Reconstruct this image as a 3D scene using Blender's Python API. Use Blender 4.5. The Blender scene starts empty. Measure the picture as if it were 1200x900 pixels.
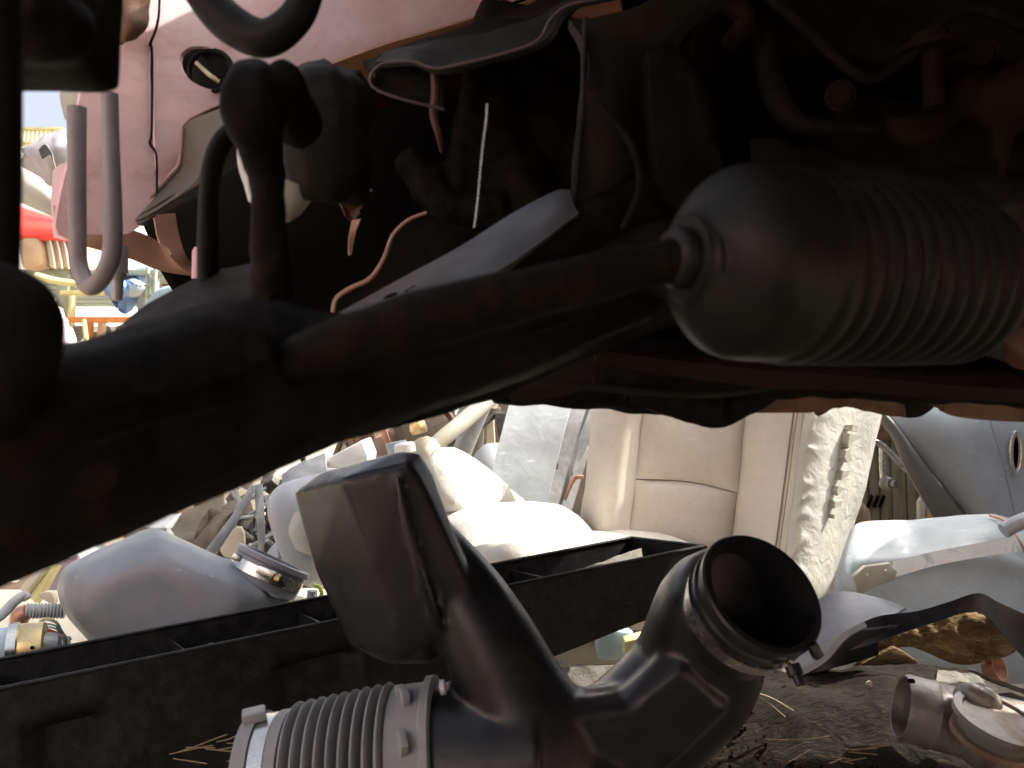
import bpy, bmesh, math, random
from mathutils import Vector, Matrix, noise
random.seed(7)
SC = bpy.context.scene
COL = SC.collection

# ------------------------------------------------------------ camera
CAM = Vector((0, 0, 0.45)); PITCH = math.radians(5.0)
FWD = Vector((0, math.cos(PITCH), math.sin(PITCH)))
UPV = Vector((0, -math.sin(PITCH), math.cos(PITCH)))
cd = bpy.data.cameras.new('camera'); cam = bpy.data.objects.new('camera', cd); COL.objects.link(cam)
cam.location = CAM; cam.rotation_euler = (math.pi/2 + PITCH, 0, 0)
cd.lens = 30; cd.sensor_width = 36; cd.clip_start = 0.01; cd.clip_end = 3000
cd.dof.use_dof = True; cd.dof.focus_distance = 1.1; cd.dof.aperture_fstop = 13
SC.camera = cam
# ------------------------------------------------------------ sky and sun
SUN_DIR = Vector((1.0, 0.10, 1.12)).normalized()      # towards the sun
elev = math.asin(SUN_DIR.z); az = math.atan2(SUN_DIR.x, SUN_DIR.y)
w = bpy.data.worlds.new('World'); SC.world = w; w.use_nodes = True
nt = w.node_tree; bg = nt.nodes['Background']
sk = nt.nodes.new('ShaderNodeTexSky'); sk.sky_type = 'NISHITA'; sk.sun_disc = False
sk.sun_elevation = elev; sk.sun_rotation = az; sk.dust_density = 10.0; sk.air_density = 1.0
hz_ = nt.nodes.new('ShaderNodeHueSaturation'); hz_.inputs['Saturation'].default_value = .5   # hazy, washed-out sky
nt.links.new(sk.outputs[0], hz_.inputs['Color']); nt.links.new(hz_.outputs[0], bg.inputs[0]); bg.inputs[1].default_value = 0.15
ld = bpy.data.lights.new('sun', 'SUN'); ld.energy = 3.6; ld.angle = math.radians(0.5); ld.color = (1, 0.95, 0.87)
sun = bpy.data.objects.new('sun', ld); COL.objects.link(sun); sun.location = (3, 0, 5)
sun.rotation_euler = SUN_DIR.to_track_quat('Z', 'Y').to_euler()
SC.view_settings.view_transform = 'Standard'; SC.view_settings.look = 'None'
SC.view_settings.gamma = 1; SC.view_settings.exposure = 1.5; SC.view_settings.use_curve_mapping = False

# ------------------------------------------------------------ helpers
def P(x, y, d):
    """a point seen at x, y in a 1200x900 survey picture, d metres in front of the tripod"""
    return CAM + Vector(((x-600)/1000*d, 0, 0)) + UPV*((450-y)/1000*d) + FWD*d

def tag(o, label=None, cat=None, group=None, kind=None):
    if label: o['label'] = label
    if cat: o['category'] = cat
    if group: o['group'] = group
    if kind: o['kind'] = kind
    return o
def thing(name, label, cat, loc, group=None):
    o = bpy.data.objects.new(name, None); COL.objects.link(o); o.location = loc
    o.empty_display_size = .05
    return tag(o, label, cat, group)
def base_of(o):
    v = Vector((0, 0, 0))
    while o is not None:
        v += o.location; o = o.parent
    return v
def link(name, bm, m, parent=None, smooth=True, loc=None, sharp=40):
    """one mesh object; vertices arrive in world coordinates"""
    if loc is None: loc = base_of(parent) if parent else Vector((0, 0, 0))
    loc = Vector(loc)
    bmesh.ops.translate(bm, verts=bm.verts, vec=-loc)
    me = bpy.data.meshes.new(name); bm.to_mesh(me); bm.free()
    me.materials.append(m)
    if smooth:
        for p in me.polygons: p.use_smooth = True
        me.set_sharp_from_angle(angle=math.radians(sharp))
    o = bpy.data.objects.new(name, me); COL.objects.link(o)
    if parent: o.parent = parent; o.location = loc - base_of(parent)
    else: o.location = loc
    return o
def cr(p0, p1, p2, p3, t):
    return 0.5*((2*p1)+(p2-p0)*t+(2*p0-5*p1+4*p2-p3)*t*t+(3*p1-p0-3*p2+p3)*t*t*t)
def spline(pts, n):
    """Catmull-Rom through a list of Vectors, n steps per span"""
    out = []
    for i in range(len(pts)-1):
        a = pts[i-1] if i > 0 else pts[0]*2-pts[1]
        d = pts[i+2] if i+2 < len(pts) else pts[-1]*2-pts[-2]
        for k in range(n): out.append(cr(a, pts[i], pts[i+1], d, k/n))
    out.append(pts[-1].copy()); return out
def nz(v, s): return noise.noise(Vector(v)*s)
def rough(bm, amp, scale, seed=0):
    bm.normal_update()
    mv = [(v, v.normal*amp*(noise.noise(v.co*scale+Vector((seed, 0, 0)))+.5*noise.noise(v.co*scale*2.3+Vector((seed, 5, 0))))) for v in bm.verts]
    for v, d in mv: v.co += d
def sweep(bm, pts, seg=14, n=5, cap=True, flat=1.0, flatdir=None, wall=None):
    """pts: (Vector, radius). Rings along a smooth path; wall = thickness of an open pipe"""
    v4 = [p.to_4d() for p, r in pts]
    for i, (p, r) in enumerate(pts): v4[i][3] = r
    sp = spline(v4, n) if len(pts) > 2 else spline(v4, max(n, 1))
    cs = [Vector(s[:3]) for s in sp]; rs = [max(s[3], 1e-5) for s in sp]
    def tangent(i):
        a = cs[max(i-1, 0)]; b = cs[min(i+1, len(cs)-1)]; return (b-a).normalized()
    t0 = tangent(0)
    ref = flatdir.copy() if flatdir else (Vector((0, 0, 1)) if abs(t0.z) < .9 else Vector((1, 0, 0)))
    u = (ref - t0*ref.dot(t0)).normalized()
    rings = []
    for i, c in enumerate(cs):
        t = tangent(i); u = (u - t*u.dot(t)).normalized(); w_ = t.cross(u)
        rings.append((c, u.copy(), w_, rs[i]))
    def ring(c, a, b, r): return [bm.verts.new(c+a*(math.cos(2*math.pi*k/seg)*r*flat)+b*(math.sin(2*math.pi*k/seg)*r)) for k in range(seg)]
    R = [ring(*x) for x in rings]
    if wall:
        Ri = [ring(c, a, b, max(r-wall, r*.3)) for c, a, b, r in rings]
        R = R + Ri[::-1]; R.append(R[0])
    for a, b in zip(R, R[1:]):
        for k in range(seg):
            bm.faces.new((a[k], a[(k+1) % seg], b[(k+1) % seg], b[k]))
    if cap and not wall:
        bm.faces.new(R[0][::-1]); bm.faces.new(R[-1])
    return bm
def px(pts):
    """(x, y, d, radius in picture units) -> (Vector, radius in metres)"""
    return [(P(x, y, d), r/1000*d) for x, y, d, r in pts]
def tube(name, pts, m, parent=None, seg=14, n=5, wall=None, flat=1.0, flatdir=None, amp=0, scale=30, loc=None):
    bm = bmesh.new(); sweep(bm, px(pts), seg, n, wall=wall, flat=flat, flatdir=flatdir)
    bmesh.ops.recalc_face_normals(bm, faces=bm.faces)
    if amp: rough(bm, amp, scale)
    return link(name, bm, m, parent, loc=loc)
def rod(bm, a, b, r, seg=8, r2=None):
    return sweep(bm, [(a, r), (b, r if r2 is None else r2)], seg, 1)
def lathe_bm(bm, A, B, prof, seg=40):
    """prof: (t along A-B, radius m); radius 0 closes"""
    ax = (B-A); t = ax.normalized()
    u = Vector((0, 0, 1)); u = (u-t*u.dot(t)).normalized(); w_ = t.cross(u)
    prev = None
    for s, r in prof:
        c = A+t*s
        if r < 1e-6: cur = [bm.verts.new(c)]
        else: cur = [bm.verts.new(c+u*(math.cos(2*math.pi*k/seg)*r)+w_*(math.sin(2*math.pi*k/seg)*r)) for k in range(seg)]
        if prev:
            for k in range(seg):
                k2 = (k+1) % seg
                f = [prev[k % len(prev)], prev[k2 % len(prev)], cur[k2 % len(cur)], cur[k % len(cur)]]
                g = []
                for v in f:
                    if v not in g: g.append(v)
                if len(g) > 2: bm.faces.new(g)
        prev = cur
    bmesh.ops.recalc_face_normals(bm, faces=bm.faces); return bm
def lathe(name, A, B, prof, m, parent=None, seg=40, loc=None, sharp=40):
    return link(name, lathe_bm(bmesh.new(), A, B, prof, seg), m, parent, loc=loc, sharp=sharp)
def patch_bm(rows, nu=6, nv=6, thick=.004, puff=0, amp=0, scale=8, seed=0, fn=None, away=True, pw=6):
    """rows of world points -> smooth sheet with real thickness (rows run top to bottom, points left to right)"""
    rr = [spline(r, nu) if len(r) > 2 else [r[0].lerp(r[1], k/nu) for k in range(nu+1)] for r in rows]
    cols = []
    for j in range(len(rr[0])):
        c = [r[j] for r in rr]
        cols.append(spline(c, nv) if len(c) > 2 else [c[0].lerp(c[1], k/nv) for k in range(nv+1)])
    U = len(cols); V = len(cols[0])
    G = [[cols[i][j] for i in range(U)] for j in range(V)]
    def nrm(j, i):
        a = G[j][min(i+1, U-1)]-G[j][max(i-1, 0)]; b = G[min(j+1, V-1)][i]-G[max(j-1, 0)][i]
        n_ = a.cross(b)
        return n_.normalized() if n_.length > 1e-12 else Vector((0, -1, 0))
    N = [[nrm(j, i) for i in range(U)] for j in range(V)]
    s = sum((N[j][i].dot(CAM-G[j][i]) for j in range(0, V, 2) for i in range(0, U, 2)))
    sg = 1 if s > 0 else -1
    bm = bmesh.new(); F = []; B = []
    for j in range(V):
        fr = []; bk = []
        for i in range(U):
            n_ = N[j][i]*sg; u = 2*i/(U-1)-1; v = 2*j/(V-1)-1
            h = puff*(1-abs(u)**pw)*(1-abs(v)**pw) if puff else 0
            if amp: h += amp*(noise.noise(G[j][i]*scale+Vector((seed, 0, 0)))+.4*noise.noise(G[j][i]*scale*2.7+Vector((seed, 3, 0))))
            if fn: h += fn((u+1)/2, (v+1)/2)
            fr.append(bm.verts.new(G[j][i]+n_*h)); bk.append(bm.verts.new(G[j][i]-n_*thick+(n_*h if not puff else n_*0)))
        F.append(fr); B.append(bk)
    for j in range(V-1):
        for i in range(U-1):
            bm.faces.new((F[j][i], F[j][i+1], F[j+1][i+1], F[j+1][i]))
            bm.faces.new((B[j][i], B[j+1][i], B[j+1][i+1], B[j][i+1]))
    for i in range(U-1):
        bm.faces.new((F[0][i], B[0][i], B[0][i+1], F[0][i+1])); bm.faces.new((F[-1][i], F[-1][i+1], B[-1][i+1], B[-1][i]))
    for j in range(V-1):
        bm.faces.new((F[j][0], F[j+1][0], B[j+1][0], B[j][0])); bm.faces.new((F[j][-1], B[j][-1], B[j+1][-1], F[j+1][-1]))
    bmesh.ops.recalc_face_normals(bm, faces=bm.faces)
    return bm
def patch(name, rows, m, parent=None, loc=None, sharp=50, **k):
    return link(name, patch_bm([[P(*q) for q in r] for r in rows], **k), m, parent, loc=loc, sharp=sharp)
def slab(name, pts, m, parent=None, thick=.01, bevel=.001, curve=0, loc=None, dirv=None, amp=0, sharp=35):
    """closed outline of (x, y, d) points, given thickness away from the viewer, edges rounded"""
    v = [P(*p) for p in pts]
    if curve:
        w_ = v[-1:]+v+v[:2]; o_ = []
        for i in range(1, len(w_)-2):
            for k in range(curve): o_.append(cr(w_[i-1], w_[i], w_[i+1], w_[i+2], k/curve))
        v = o_
    bm = bmesh.new(); vs = [bm.verts.new(c) for c in v]; f = bm.faces.new(vs); f.normal_update()
    n_ = dirv.normalized() if dirv else -f.normal
    if not dirv and n_.dot(FWD) < 0: n_ = -n_
    r = bmesh.ops.extrude_face_region(bm, geom=[f])
    bmesh.ops.translate(bm, verts=[g for g in r['geom'] if isinstance(g, bmesh.types.BMVert)], vec=n_*thick)
    bmesh.ops.recalc_face_normals(bm, faces=bm.faces)
    if bevel:
        es = [e for e in bm.edges if len(e.link_faces) == 2 and e.calc_face_angle() > .6]
        try: bmesh.ops.bevel(bm, geom=es, offset=bevel, segments=2, affect='EDGES', profile=.5, clamp_overlap=True)
        except Exception: pass
    ng = [f for f in bm.faces if len(f.verts) > 4]
    if ng: bmesh.ops.triangulate(bm, faces=ng)
    return link(name, bm, m, parent, loc=loc, sharp=sharp)
def box_bm(bm, c, s, rot=(0, 0, 0), bevel=0):
    from mathutils import Euler
    R = Euler(rot).to_matrix()
    r = bmesh.ops.create_cube(bm, size=1)
    for v in r['verts']: v.co = Vector(c)+R @ Vector((v.co.x*s[0], v.co.y*s[1], v.co.z*s[2]))
    if bevel:
        es = list({e for v in r['verts'] for e in v.link_edges})
        bmesh.ops.bevel(bm, geom=es, offset=bevel, segments=2, affect='EDGES', profile=.6)
    return bm
def box(name, c, s, m, parent=None, rot=(0, 0, 0), bevel=.002, loc=None):
    return link(name, box_bm(bmesh.new(), c, s, rot, bevel), m, parent, loc=loc)
def boxp(name, x0, y0, x1, y1, d, depth, m, parent=None, bevel=.003, rot=(0, 0, 0)):
    a = P(x0, y0, d); b = P(x1, y1, d); c = (a+b)/2
    return box(name, (c.x, c.y+depth/2, c.z), (abs(b.x-a.x), depth, abs(b.z-a.z)), m, parent, rot, bevel)
def bar(name, pts, m, parent=None, flat=1.0, n=1, seg=4, loc=None, flatdir=None):
    return tube(name, pts, m, parent, seg=seg, n=n, flat=flat, loc=loc, flatdir=flatdir)
def fuse(name, bms, voxel, m, parent=None, smooth=8, loc=None, amp=0, scale=20):
    """several solids melted into one continuous skin (voxel remesh), then smoothed"""
    bm = bmesh.new()
    for b in bms:
        me = bpy.data.meshes.new('t'); b.to_mesh(me); b.free(); bm.from_mesh(me); bpy.data.meshes.remove(me)
    me = bpy.data.meshes.new('t'); bm.to_mesh(me); bm.free()
    o = bpy.data.objects.new('t', me); COL.objects.link(o)
    md = o.modifiers.new('r', 'REMESH'); md.mode = 'VOXEL'; md.voxel_size = voxel
    if smooth:
        sm = o.modifiers.new('s', 'SMOOTH'); sm.iterations = smooth; sm.factor = .5
    dg = bpy.context.evaluated_depsgraph_get(); dg.update()
    me2 = bpy.data.meshes.new_from_object(o.evaluated_get(dg))
    bm = bmesh.new(); bm.from_mesh(me2)
    bpy.data.objects.remove(o); bpy.data.meshes.remove(me); bpy.data.meshes.remove(me2)
    if amp: rough(bm, amp, scale)
    return link(name, bm, m, parent, loc=loc, sharp=180)
def cut(o, cutters):
    """drill holes: cutters are closed bmeshes in world coordinates"""
    tmp = []
    for b in cutters:
        me = bpy.data.meshes.new('c'); bmesh.ops.recalc_face_normals(b, faces=b.faces); b.to_mesh(me); b.free()
        c = bpy.data.objects.new('c', me); COL.objects.link(c); tmp.append(c)
        md = o.modifiers.new('b', 'BOOLEAN'); md.operation = 'DIFFERENCE'; md.solver = 'EXACT'; md.object = c
    bpy.context.view_layer.update()
    dg = bpy.context.evaluated_depsgraph_get(); dg.update()
    me2 = bpy.data.meshes.new_from_object(o.evaluated_get(dg))
    if len(me2.vertices) < .6*len(o.data.vertices):        # exact solver gave up: try the fast one
        for md in o.modifiers: md.solver = 'FAST'
        dg.update(); me2 = bpy.data.meshes.new_from_object(o.evaluated_get(dg))
        print('cut fallback', o.name, len(me2.vertices), len(o.data.vertices))
        if len(me2.vertices) < .6*len(o.data.vertices): me2 = o.data.copy()
    o.modifiers.clear(); old = o.data; nm = old.name; o.data = me2; bpy.data.meshes.remove(old); me2.name = nm
    for c in tmp:
        m_ = c.data; bpy.data.objects.remove(c); bpy.data.meshes.remove(m_)
    return o
def drill(x, y, d, rx, ry=None, depth=.05, seg=20):
    """a closed cylinder along the viewing direction, for cut()"""
    bm = bmesh.new(); ry = ry or rx
    f = []; b = []
    for k in range(seg):
        a = 2*math.pi*k/seg
        q = P(x+rx*math.cos(a), y+ry*math.sin(a), d)
        f.append(bm.verts.new(q-FWD*depth)); b.append(bm.verts.new(q+FWD*depth))
    bm.faces.new(f); bm.faces.new(b[::-1])
    for k in range(seg): bm.faces.new((f[k], b[k], b[(k+1) % seg], f[(k+1) % seg]))
    return bm

# ------------------------------------------------------------ materials
MATS = {}
def mat(name, col, rgh=.6, metal=0, col2=None, s2=8, amt=.5, dust=None, dscale=30, damt=.35, bump=.15, bscale=120, fine=0,
        stretch=None, scratch=0, spec=.5, stain=None, sscale=5, samt=.3, sheen=0, trans=0, rvar=.12):
    m = bpy.data.materials.new(name); m.use_nodes = True; MATS[name] = m
    n = m.node_tree.nodes; L = m.node_tree.links; b = n['Principled BSDF']
    tc = n.new('ShaderNodeTexCoord'); mp = n.new('ShaderNodeMapping'); L.new(tc.outputs['Object'], mp.inputs[0])
    if stretch: mp.inputs['Scale'].default_value = stretch
    def nzt(scale, detail=6, r=.6, dist=0):
        t = n.new('ShaderNodeTexNoise'); t.inputs['Scale'].default_value = scale; t.inputs['Detail'].default_value = detail
        t.inputs['Roughness'].default_value = r; t.inputs['Distortion'].default_value = dist; L.new(mp.outputs[0], t.inputs[0]); return t.outputs[0]
    def ramp(src, lo, hi):
        r = n.new('ShaderNodeMapRange'); r.inputs[1].default_value = lo; r.inputs[2].default_value = hi; r.clamp = True; L.new(src, r.inputs[0]); return r.outputs[0]
    def mix(fac, a, c, f=1.0):
        x = n.new('ShaderNodeMix'); x.data_type = 'RGBA'
        mm = n.new('ShaderNodeMath'); mm.operation = 'MULTIPLY'; mm.inputs[1].default_value = f; L.new(fac, mm.inputs[0]); L.new(mm.outputs[0], x.inputs[0])
        if isinstance(a, tuple): x.inputs[6].default_value = (*a, 1)
        else: L.new(a, x.inputs[6])
        x.inputs[7].default_value = (*c, 1); return x.outputs[2]
    c = mix(ramp(nzt(s2*.7), .35, .65), tuple(k*.86 for k in col), tuple(min(k*1.12, 1) for k in col))
    if col2: c = mix(ramp(nzt(s2, dist=.6), .42, .68), c, col2, amt)
    if stain: c = mix(ramp(nzt(sscale, 8, .7, 1.0), .5, .62), c, stain, samt)
    if dust: c = mix(ramp(nzt(dscale, 9, .75), .45, .7), c, dust, damt)
    if scratch:
        mp2 = n.new('ShaderNodeMapping'); L.new(tc.outputs['Object'], mp2.inputs[0]); mp2.inputs['Rotation'].default_value = (.4, .7, .3); mp2.inputs['Scale'].default_value = (6, 90, 60)
        t = n.new('ShaderNodeTexNoise'); t.inputs['Scale'].default_value = 2.2; t.inputs['Detail'].default_value = 3; L.new(mp2.outputs[0], t.inputs[0])
        c = mix(ramp(t.outputs[0], .68, .72), c, tuple(min(1, k*2+.12) for k in col), scratch)
    L.new(c, b.inputs['Base Color']); b.inputs['Metallic'].default_value = metal
    r = n.new('ShaderNodeMapRange'); r.inputs[1].default_value = .3; r.inputs[2].default_value = .7
    r.inputs[3].default_value = max(.03, rgh-rvar); r.inputs[4].default_value = min(1, rgh+rvar); L.new(nzt(s2*2.3), r.inputs[0]); L.new(r.outputs[0], b.inputs['Roughness'])
    b.inputs['Specular IOR Level'].default_value = spec
    if sheen: b.inputs['Sheen Weight'].default_value = sheen
    if bump:
        bp = n.new('ShaderNodeBump'); bp.inputs['Strength'].default_value = bump; bp.inputs['Distance'].default_value = .002
        L.new(nzt(bscale, 8, .7), bp.inputs['Height']); last = bp
        if fine:
            b2 = n.new('ShaderNodeBump'); b2.inputs['Strength'].default_value = fine; b2.inputs['Distance'].default_value = .006
            L.new(nzt(bscale/7, 4, .5, 1.2), b2.inputs['Height']); L.new(bp.outputs[0], b2.inputs['Normal']); last = b2
        L.new(last.outputs[0], b.inputs['Normal'])
    return m
pink = mat('faded_pink_paint', (.78, .50, .50), .55, col2=(.8, .68, .70), s2=7, amt=.6, stain=(.50, .17, .15), sscale=6, samt=.55, dust=(.5, .42, .38), damt=.35, bump=.12, bscale=90, fine=.25)
peach = mat('peach_primer', (.45, .24, .17), .6, col2=(.5, .33, .26), s2=9, amt=.6, dust=(.3, .2, .14), bump=.2)
rust_br = mat('brown_rusty_steel', (.10, .05, .027), .8, col2=(.22, .10, .045), s2=22, amt=.7, dust=(.26, .2, .14), damt=.4, bump=.6, bscale=160, fine=.4)
redp = mat('dark_red_overspray', (.06, .016, .01), .6, col2=(.1, .03, .02), s2=18, bump=.3)
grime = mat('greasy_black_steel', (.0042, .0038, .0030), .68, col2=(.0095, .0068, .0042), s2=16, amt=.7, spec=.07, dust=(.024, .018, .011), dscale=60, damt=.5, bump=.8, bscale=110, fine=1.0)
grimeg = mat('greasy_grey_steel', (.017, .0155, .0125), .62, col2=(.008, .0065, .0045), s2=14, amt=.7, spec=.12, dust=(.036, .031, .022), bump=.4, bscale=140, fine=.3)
sky_grey = mat('sky_tinted_grey_bar', (.07, .075, .082), .42, col2=(.05, .05, .05), s2=20, amt=.5, bump=.15)  # blue-grey tint holds the sky light on the bar's top face
rubber = mat('black_rubber', (.0045, .0045, .0042), .55, col2=(.008, .007, .006), s2=20, amt=.6, spec=.12, dust=(.016, .014, .011), dscale=40, damt=.35, bump=.15, bscale=200)
bootm = mat('dusty_rubber_boot', (.0062, .0065, .0058), .48, col2=(.010, .0095, .0078), s2=12, amt=.6, spec=.16, dust=(.026, .023, .017), dscale=50, damt=.45, bump=.2)
duct = mat('satin_black_plastic', (.0075, .008, .0098), .33, col2=(.013, .0135, .015), s2=9, amt=.7, dust=(.034, .034, .033), dscale=26, damt=.35, bump=.05, bscale=240, fine=.05, scratch=.05, rvar=.08, spec=.32)
bellowm = mat('grey_weathered_rubber', (.215, .22, .225), .6, col2=(.27, .275, .28), s2=20, amt=.6, dust=(.24, .23, .21), dscale=70, damt=.3, bump=.15)
tray_m = mat('textured_black_plastic', (.0055, .0055, .0065), .42, col2=(.010, .010, .011), s2=7, amt=.6, dust=(.08, .075, .065), dscale=55, damt=.25, bump=.35, bscale=500, scratch=.15, spec=.25)
steel = mat('bright_zinc_steel', (.62, .62, .6), .25, metal=1, col2=(.4, .36, .3), s2=30, amt=.4, bump=.08, bscale=200)
gold = mat('yellow_zinc', (.62, .47, .22), .33, metal=.9, col2=(.6, .58, .45), s2=40, amt=.6, bump=.1)
copper = mat('dull_copper', (.5, .26, .17), .4, metal=.6, col2=(.3, .2, .15), s2=25, bump=.1)
gduct = mat('blue_grey_moulded_plastic', (.20, .222, .25), .48, col2=(.28, .30, .33), s2=4, amt=.8, stain=(.33, .15, .15), sscale=2.2, samt=.12, dust=(.36, .35, .33), dscale=22, damt=.25, bump=.1, bscale=300, fine=.08, scratch=.35)
leather = mat('beige_leather', (.56, .51, .435), .5, col2=(.50, .45, .38), s2=4, amt=.4, stain=(.42, .36, .29), sscale=9, samt=.18, dust=(.35, .30, .24), dscale=70, damt=.2, bump=.25, bscale=300, fine=.18, scratch=.12)
leatherc = mat('cream_leather', (.56, .54, .48), .5, col2=(.52, .50, .44), s2=6, amt=.5, dust=(.42, .38, .31), damt=.2, bump=.25, bscale=260, fine=.4)
leatherd = mat('seam_thread', (.2, .15, .1), .8, bump=0)
vinyl = mat('pale_blue_grey_vinyl', (.42, .44, .46), .5, col2=(.36, .37, .38), s2=8, bump=.2, bscale=250, fine=.2)
panelb = mat('chalky_pale_blue_metal', (.42, .46, .48), .5, col2=(.5, .53, .54), s2=5, amt=.7, stain=(.62, .64, .64), sscale=7, samt=.5, dust=(.28, .28, .27), dscale=40, damt=.3, bump=.12, fine=.2, scratch=.4)
galv = mat('galvanised_steel', (.28, .29, .29), .45, metal=.4, col2=(.42, .43, .43), s2=26, amt=.8, dust=(.2, .17, .14), dscale=40, bump=.2)
doorm = mat('grey_door_paint', (.36, .39, .42), .42, col2=(.42, .45, .475), s2=5, amt=.7, dust=(.42, .41, .38), dscale=30, damt=.3, bump=.1, fine=.12, scratch=.3)
doord = mat('dark_weatherstrip', (.13, .13, .12), .6, dust=(.2, .19, .16), bump=.2)
bump_m = mat('dented_pale_grey_metal', (.36, .405, .43), .45, col2=(.31, .355, .385), s2=6, amt=.6, dust=(.3, .29, .27), dscale=45, damt=.3, bump=.12, fine=.3, scratch=.4)
stripm = mat('peeling_white_label', (.72, .72, .7), .5, stain=(.42, .45, .44), sscale=22, samt=.95, bump=.3)
khaki = mat('stone_coloured_plastic', (.4, .38, .32), .55, col2=(.34, .31, .26), s2=15, bump=.15)
shieldm = mat('sky_tinted_shield_top', (.022, .025, .037), .38, col2=(.035, .038, .05), s2=9, amt=.6, dust=(.11, .11, .11), dscale=60, damt=.3, bump=.12, bscale=300)  # blue tint paints the sky light on the shield's top
fibre = mat('brown_fibre_felt', (.17, .115, .06), .95, col2=(.05, .03, .016), s2=14, amt=.8, dust=(.36, .25, .12), dscale=90, damt=.55, stretch=(1, 1, 3), bump=1, bscale=260, fine=.9, spec=.1)
carpet = mat('matted_dark_carpet', (.010, .0085, .0065), .95, col2=(.024, .018, .012), s2=9, amt=.8, dust=(.07, .055, .036), dscale=90, damt=.5, bump=1, bscale=330, fine=.8, spec=.15, stretch=(1, 3, 1))
felt = mat('grey_felt_edge', (.2, .19, .165), .95, col2=(.1, .09, .07), s2=20, dust=(.34, .32, .27), dscale=130, damt=.6, bump=1, bscale=300, spec=.1)
cast = mat('cast_aluminium', (.25, .24, .225), .45, metal=.4, stain=(.10, .055, .03), sscale=14, samt=.75, col2=(.15, .12, .10), s2=14, amt=.7, dust=(.42, .36, .28), dscale=60, damt=.35, bump=.3, fine=.15)
rustpipe = mat('rusty_cast_iron', (.2, .12, .08), .8, col2=(.33, .24, .18), s2=16, amt=.7, dust=(.3, .22, .15), bump=.5, fine=.3)
cloth = mat('dusty_brown_cloth', (.16, .13, .10), .9, col2=(.10, .082, .062), s2=9, bump=.6, bscale=240, fine=.6, spec=.2)
olive = mat('olive_weathered_wood', (.22, .19, .12), .85, col2=(.12, .10, .065), s2=6, amt=.8, dust=(.3, .26, .17), bump=.5, stretch=(14, 14, 1), spec=.2)
wood_o = mat('orange_pine_board', (.6, .32, .11), .6, col2=(.45, .22, .07), s2=8, bump=.2, stretch=(10, 10, 1))
dirt = mat('dusty_scrap_ground', (.27, .235, .18), .95, col2=(.16, .13, .095), s2=5, amt=.7, dust=(.4, .36, .29), dscale=40, damt=.5, bump=.9, bscale=60, fine=.6, spec=.1)
creamp = mat('cream_painted_sheet', (.62, .56, .43), .6, col2=(.52, .47, .36), s2=8, dust=(.4, .35, .26), bump=.2)
whitep = mat('white_paint', (.8, .8, .77), .6, col2=(.7, .69, .65), s2=5, bump=.1)
wall_m = mat('white_rendered_wall', (.78, .76, .7), .85, col2=(.7, .67, .6), s2=.5, bump=.4, bscale=20)
orangep = mat('orange_rack_paint', (.62, .22, .05), .5, col2=(.42, .14, .04), s2=12, bump=.15)
yellowp = mat('pale_yellow_paint', (.66, .58, .28), .5, col2=(.5, .45, .22), s2=12, bump=.15)
greenp = mat('grey_green_paint', (.3, .33, .25), .6, col2=(.22, .23, .18), s2=10, bump=.2)
redc = mat('bright_red_plastic', (.75, .05, .03), .35, col2=(.6, .03, .02), s2=10, bump=.1)
brick_m = mat('red_brick', (.42, .13, .08), .9, col2=(.5, .2, .13), s2=20, bump=.5)
bluec = mat('blue_plastic_bag', (.16, .3, .6), .35, col2=(.28, .42, .7), s2=20, bump=.3, fine=.4)
lblue = mat('light_blue_plastic', (.32, .42, .48), .45, col2=(.38, .47, .52), s2=6, bump=.1)
tan = mat('tan_seat_vinyl', (.5, .33, .2), .55, col2=(.42, .27, .17), s2=8, bump=.2)
darkm = mat('dark_machine_scrap', (.05, .05, .05), .6, col2=(.14, .12, .1), s2=20, amt=.8, dust=(.3, .26, .2), bump=.5)
wgreen = mat('green_wire', (.08, .35, .12), .4, bump=0); wblue = mat('pale_blue_wire', (.25, .42, .5), .4, bump=0)
wyel = mat('yellow_wire', (.6, .5, .22), .4, bump=0); wred = mat('red_wire', (.45, .08, .06), .4, bump=0); wgrey = mat('grey_hose', (.38, .39, .4), .5, bump=.05)
strawm = mat('dry_straw', (.26, .19, .10), .8, bump=0)
purple = mat('plum_sheet_paint', (.25, .18, .2), .6, bump=.2)  # plain plum base colour
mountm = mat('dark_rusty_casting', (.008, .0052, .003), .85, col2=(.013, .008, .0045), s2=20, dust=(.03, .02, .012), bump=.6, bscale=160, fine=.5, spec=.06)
rosy = mat('bleached_rose_paint', (.62, .47, .45), .5, col2=(.66, .54, .52), s2=3, bump=.1)
brackm = mat('grey_brown_primer', (.13, .115, .09), .6, col2=(.09, .075, .055), s2=14, dust=(.17, .15, .11), bump=.3, fine=.2)
shieldd = mat('darkened_shield_face', (.010, .010, .014), .35, col2=(.016, .016, .02), s2=9, bump=.1)  # darker copy of the shield plastic, shade put into the front
flangem = mat('orange_brown_primer', (.30, .145, .075), .6, col2=(.18, .085, .045), s2=10, dust=(.36, .25, .16), bump=.35, fine=.3)
lipm = mat('oily_maroon_steel', (.016, .009, .007), .65, col2=(.014, .009, .007), s2=14, bump=.5, fine=.4, spec=.12)
blackv = mat('unlit_black', (.006, .005, .004), .95, bump=.3, spec=.0)  # matte black standing in for unlit depth: engine bay, holes, slots
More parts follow.
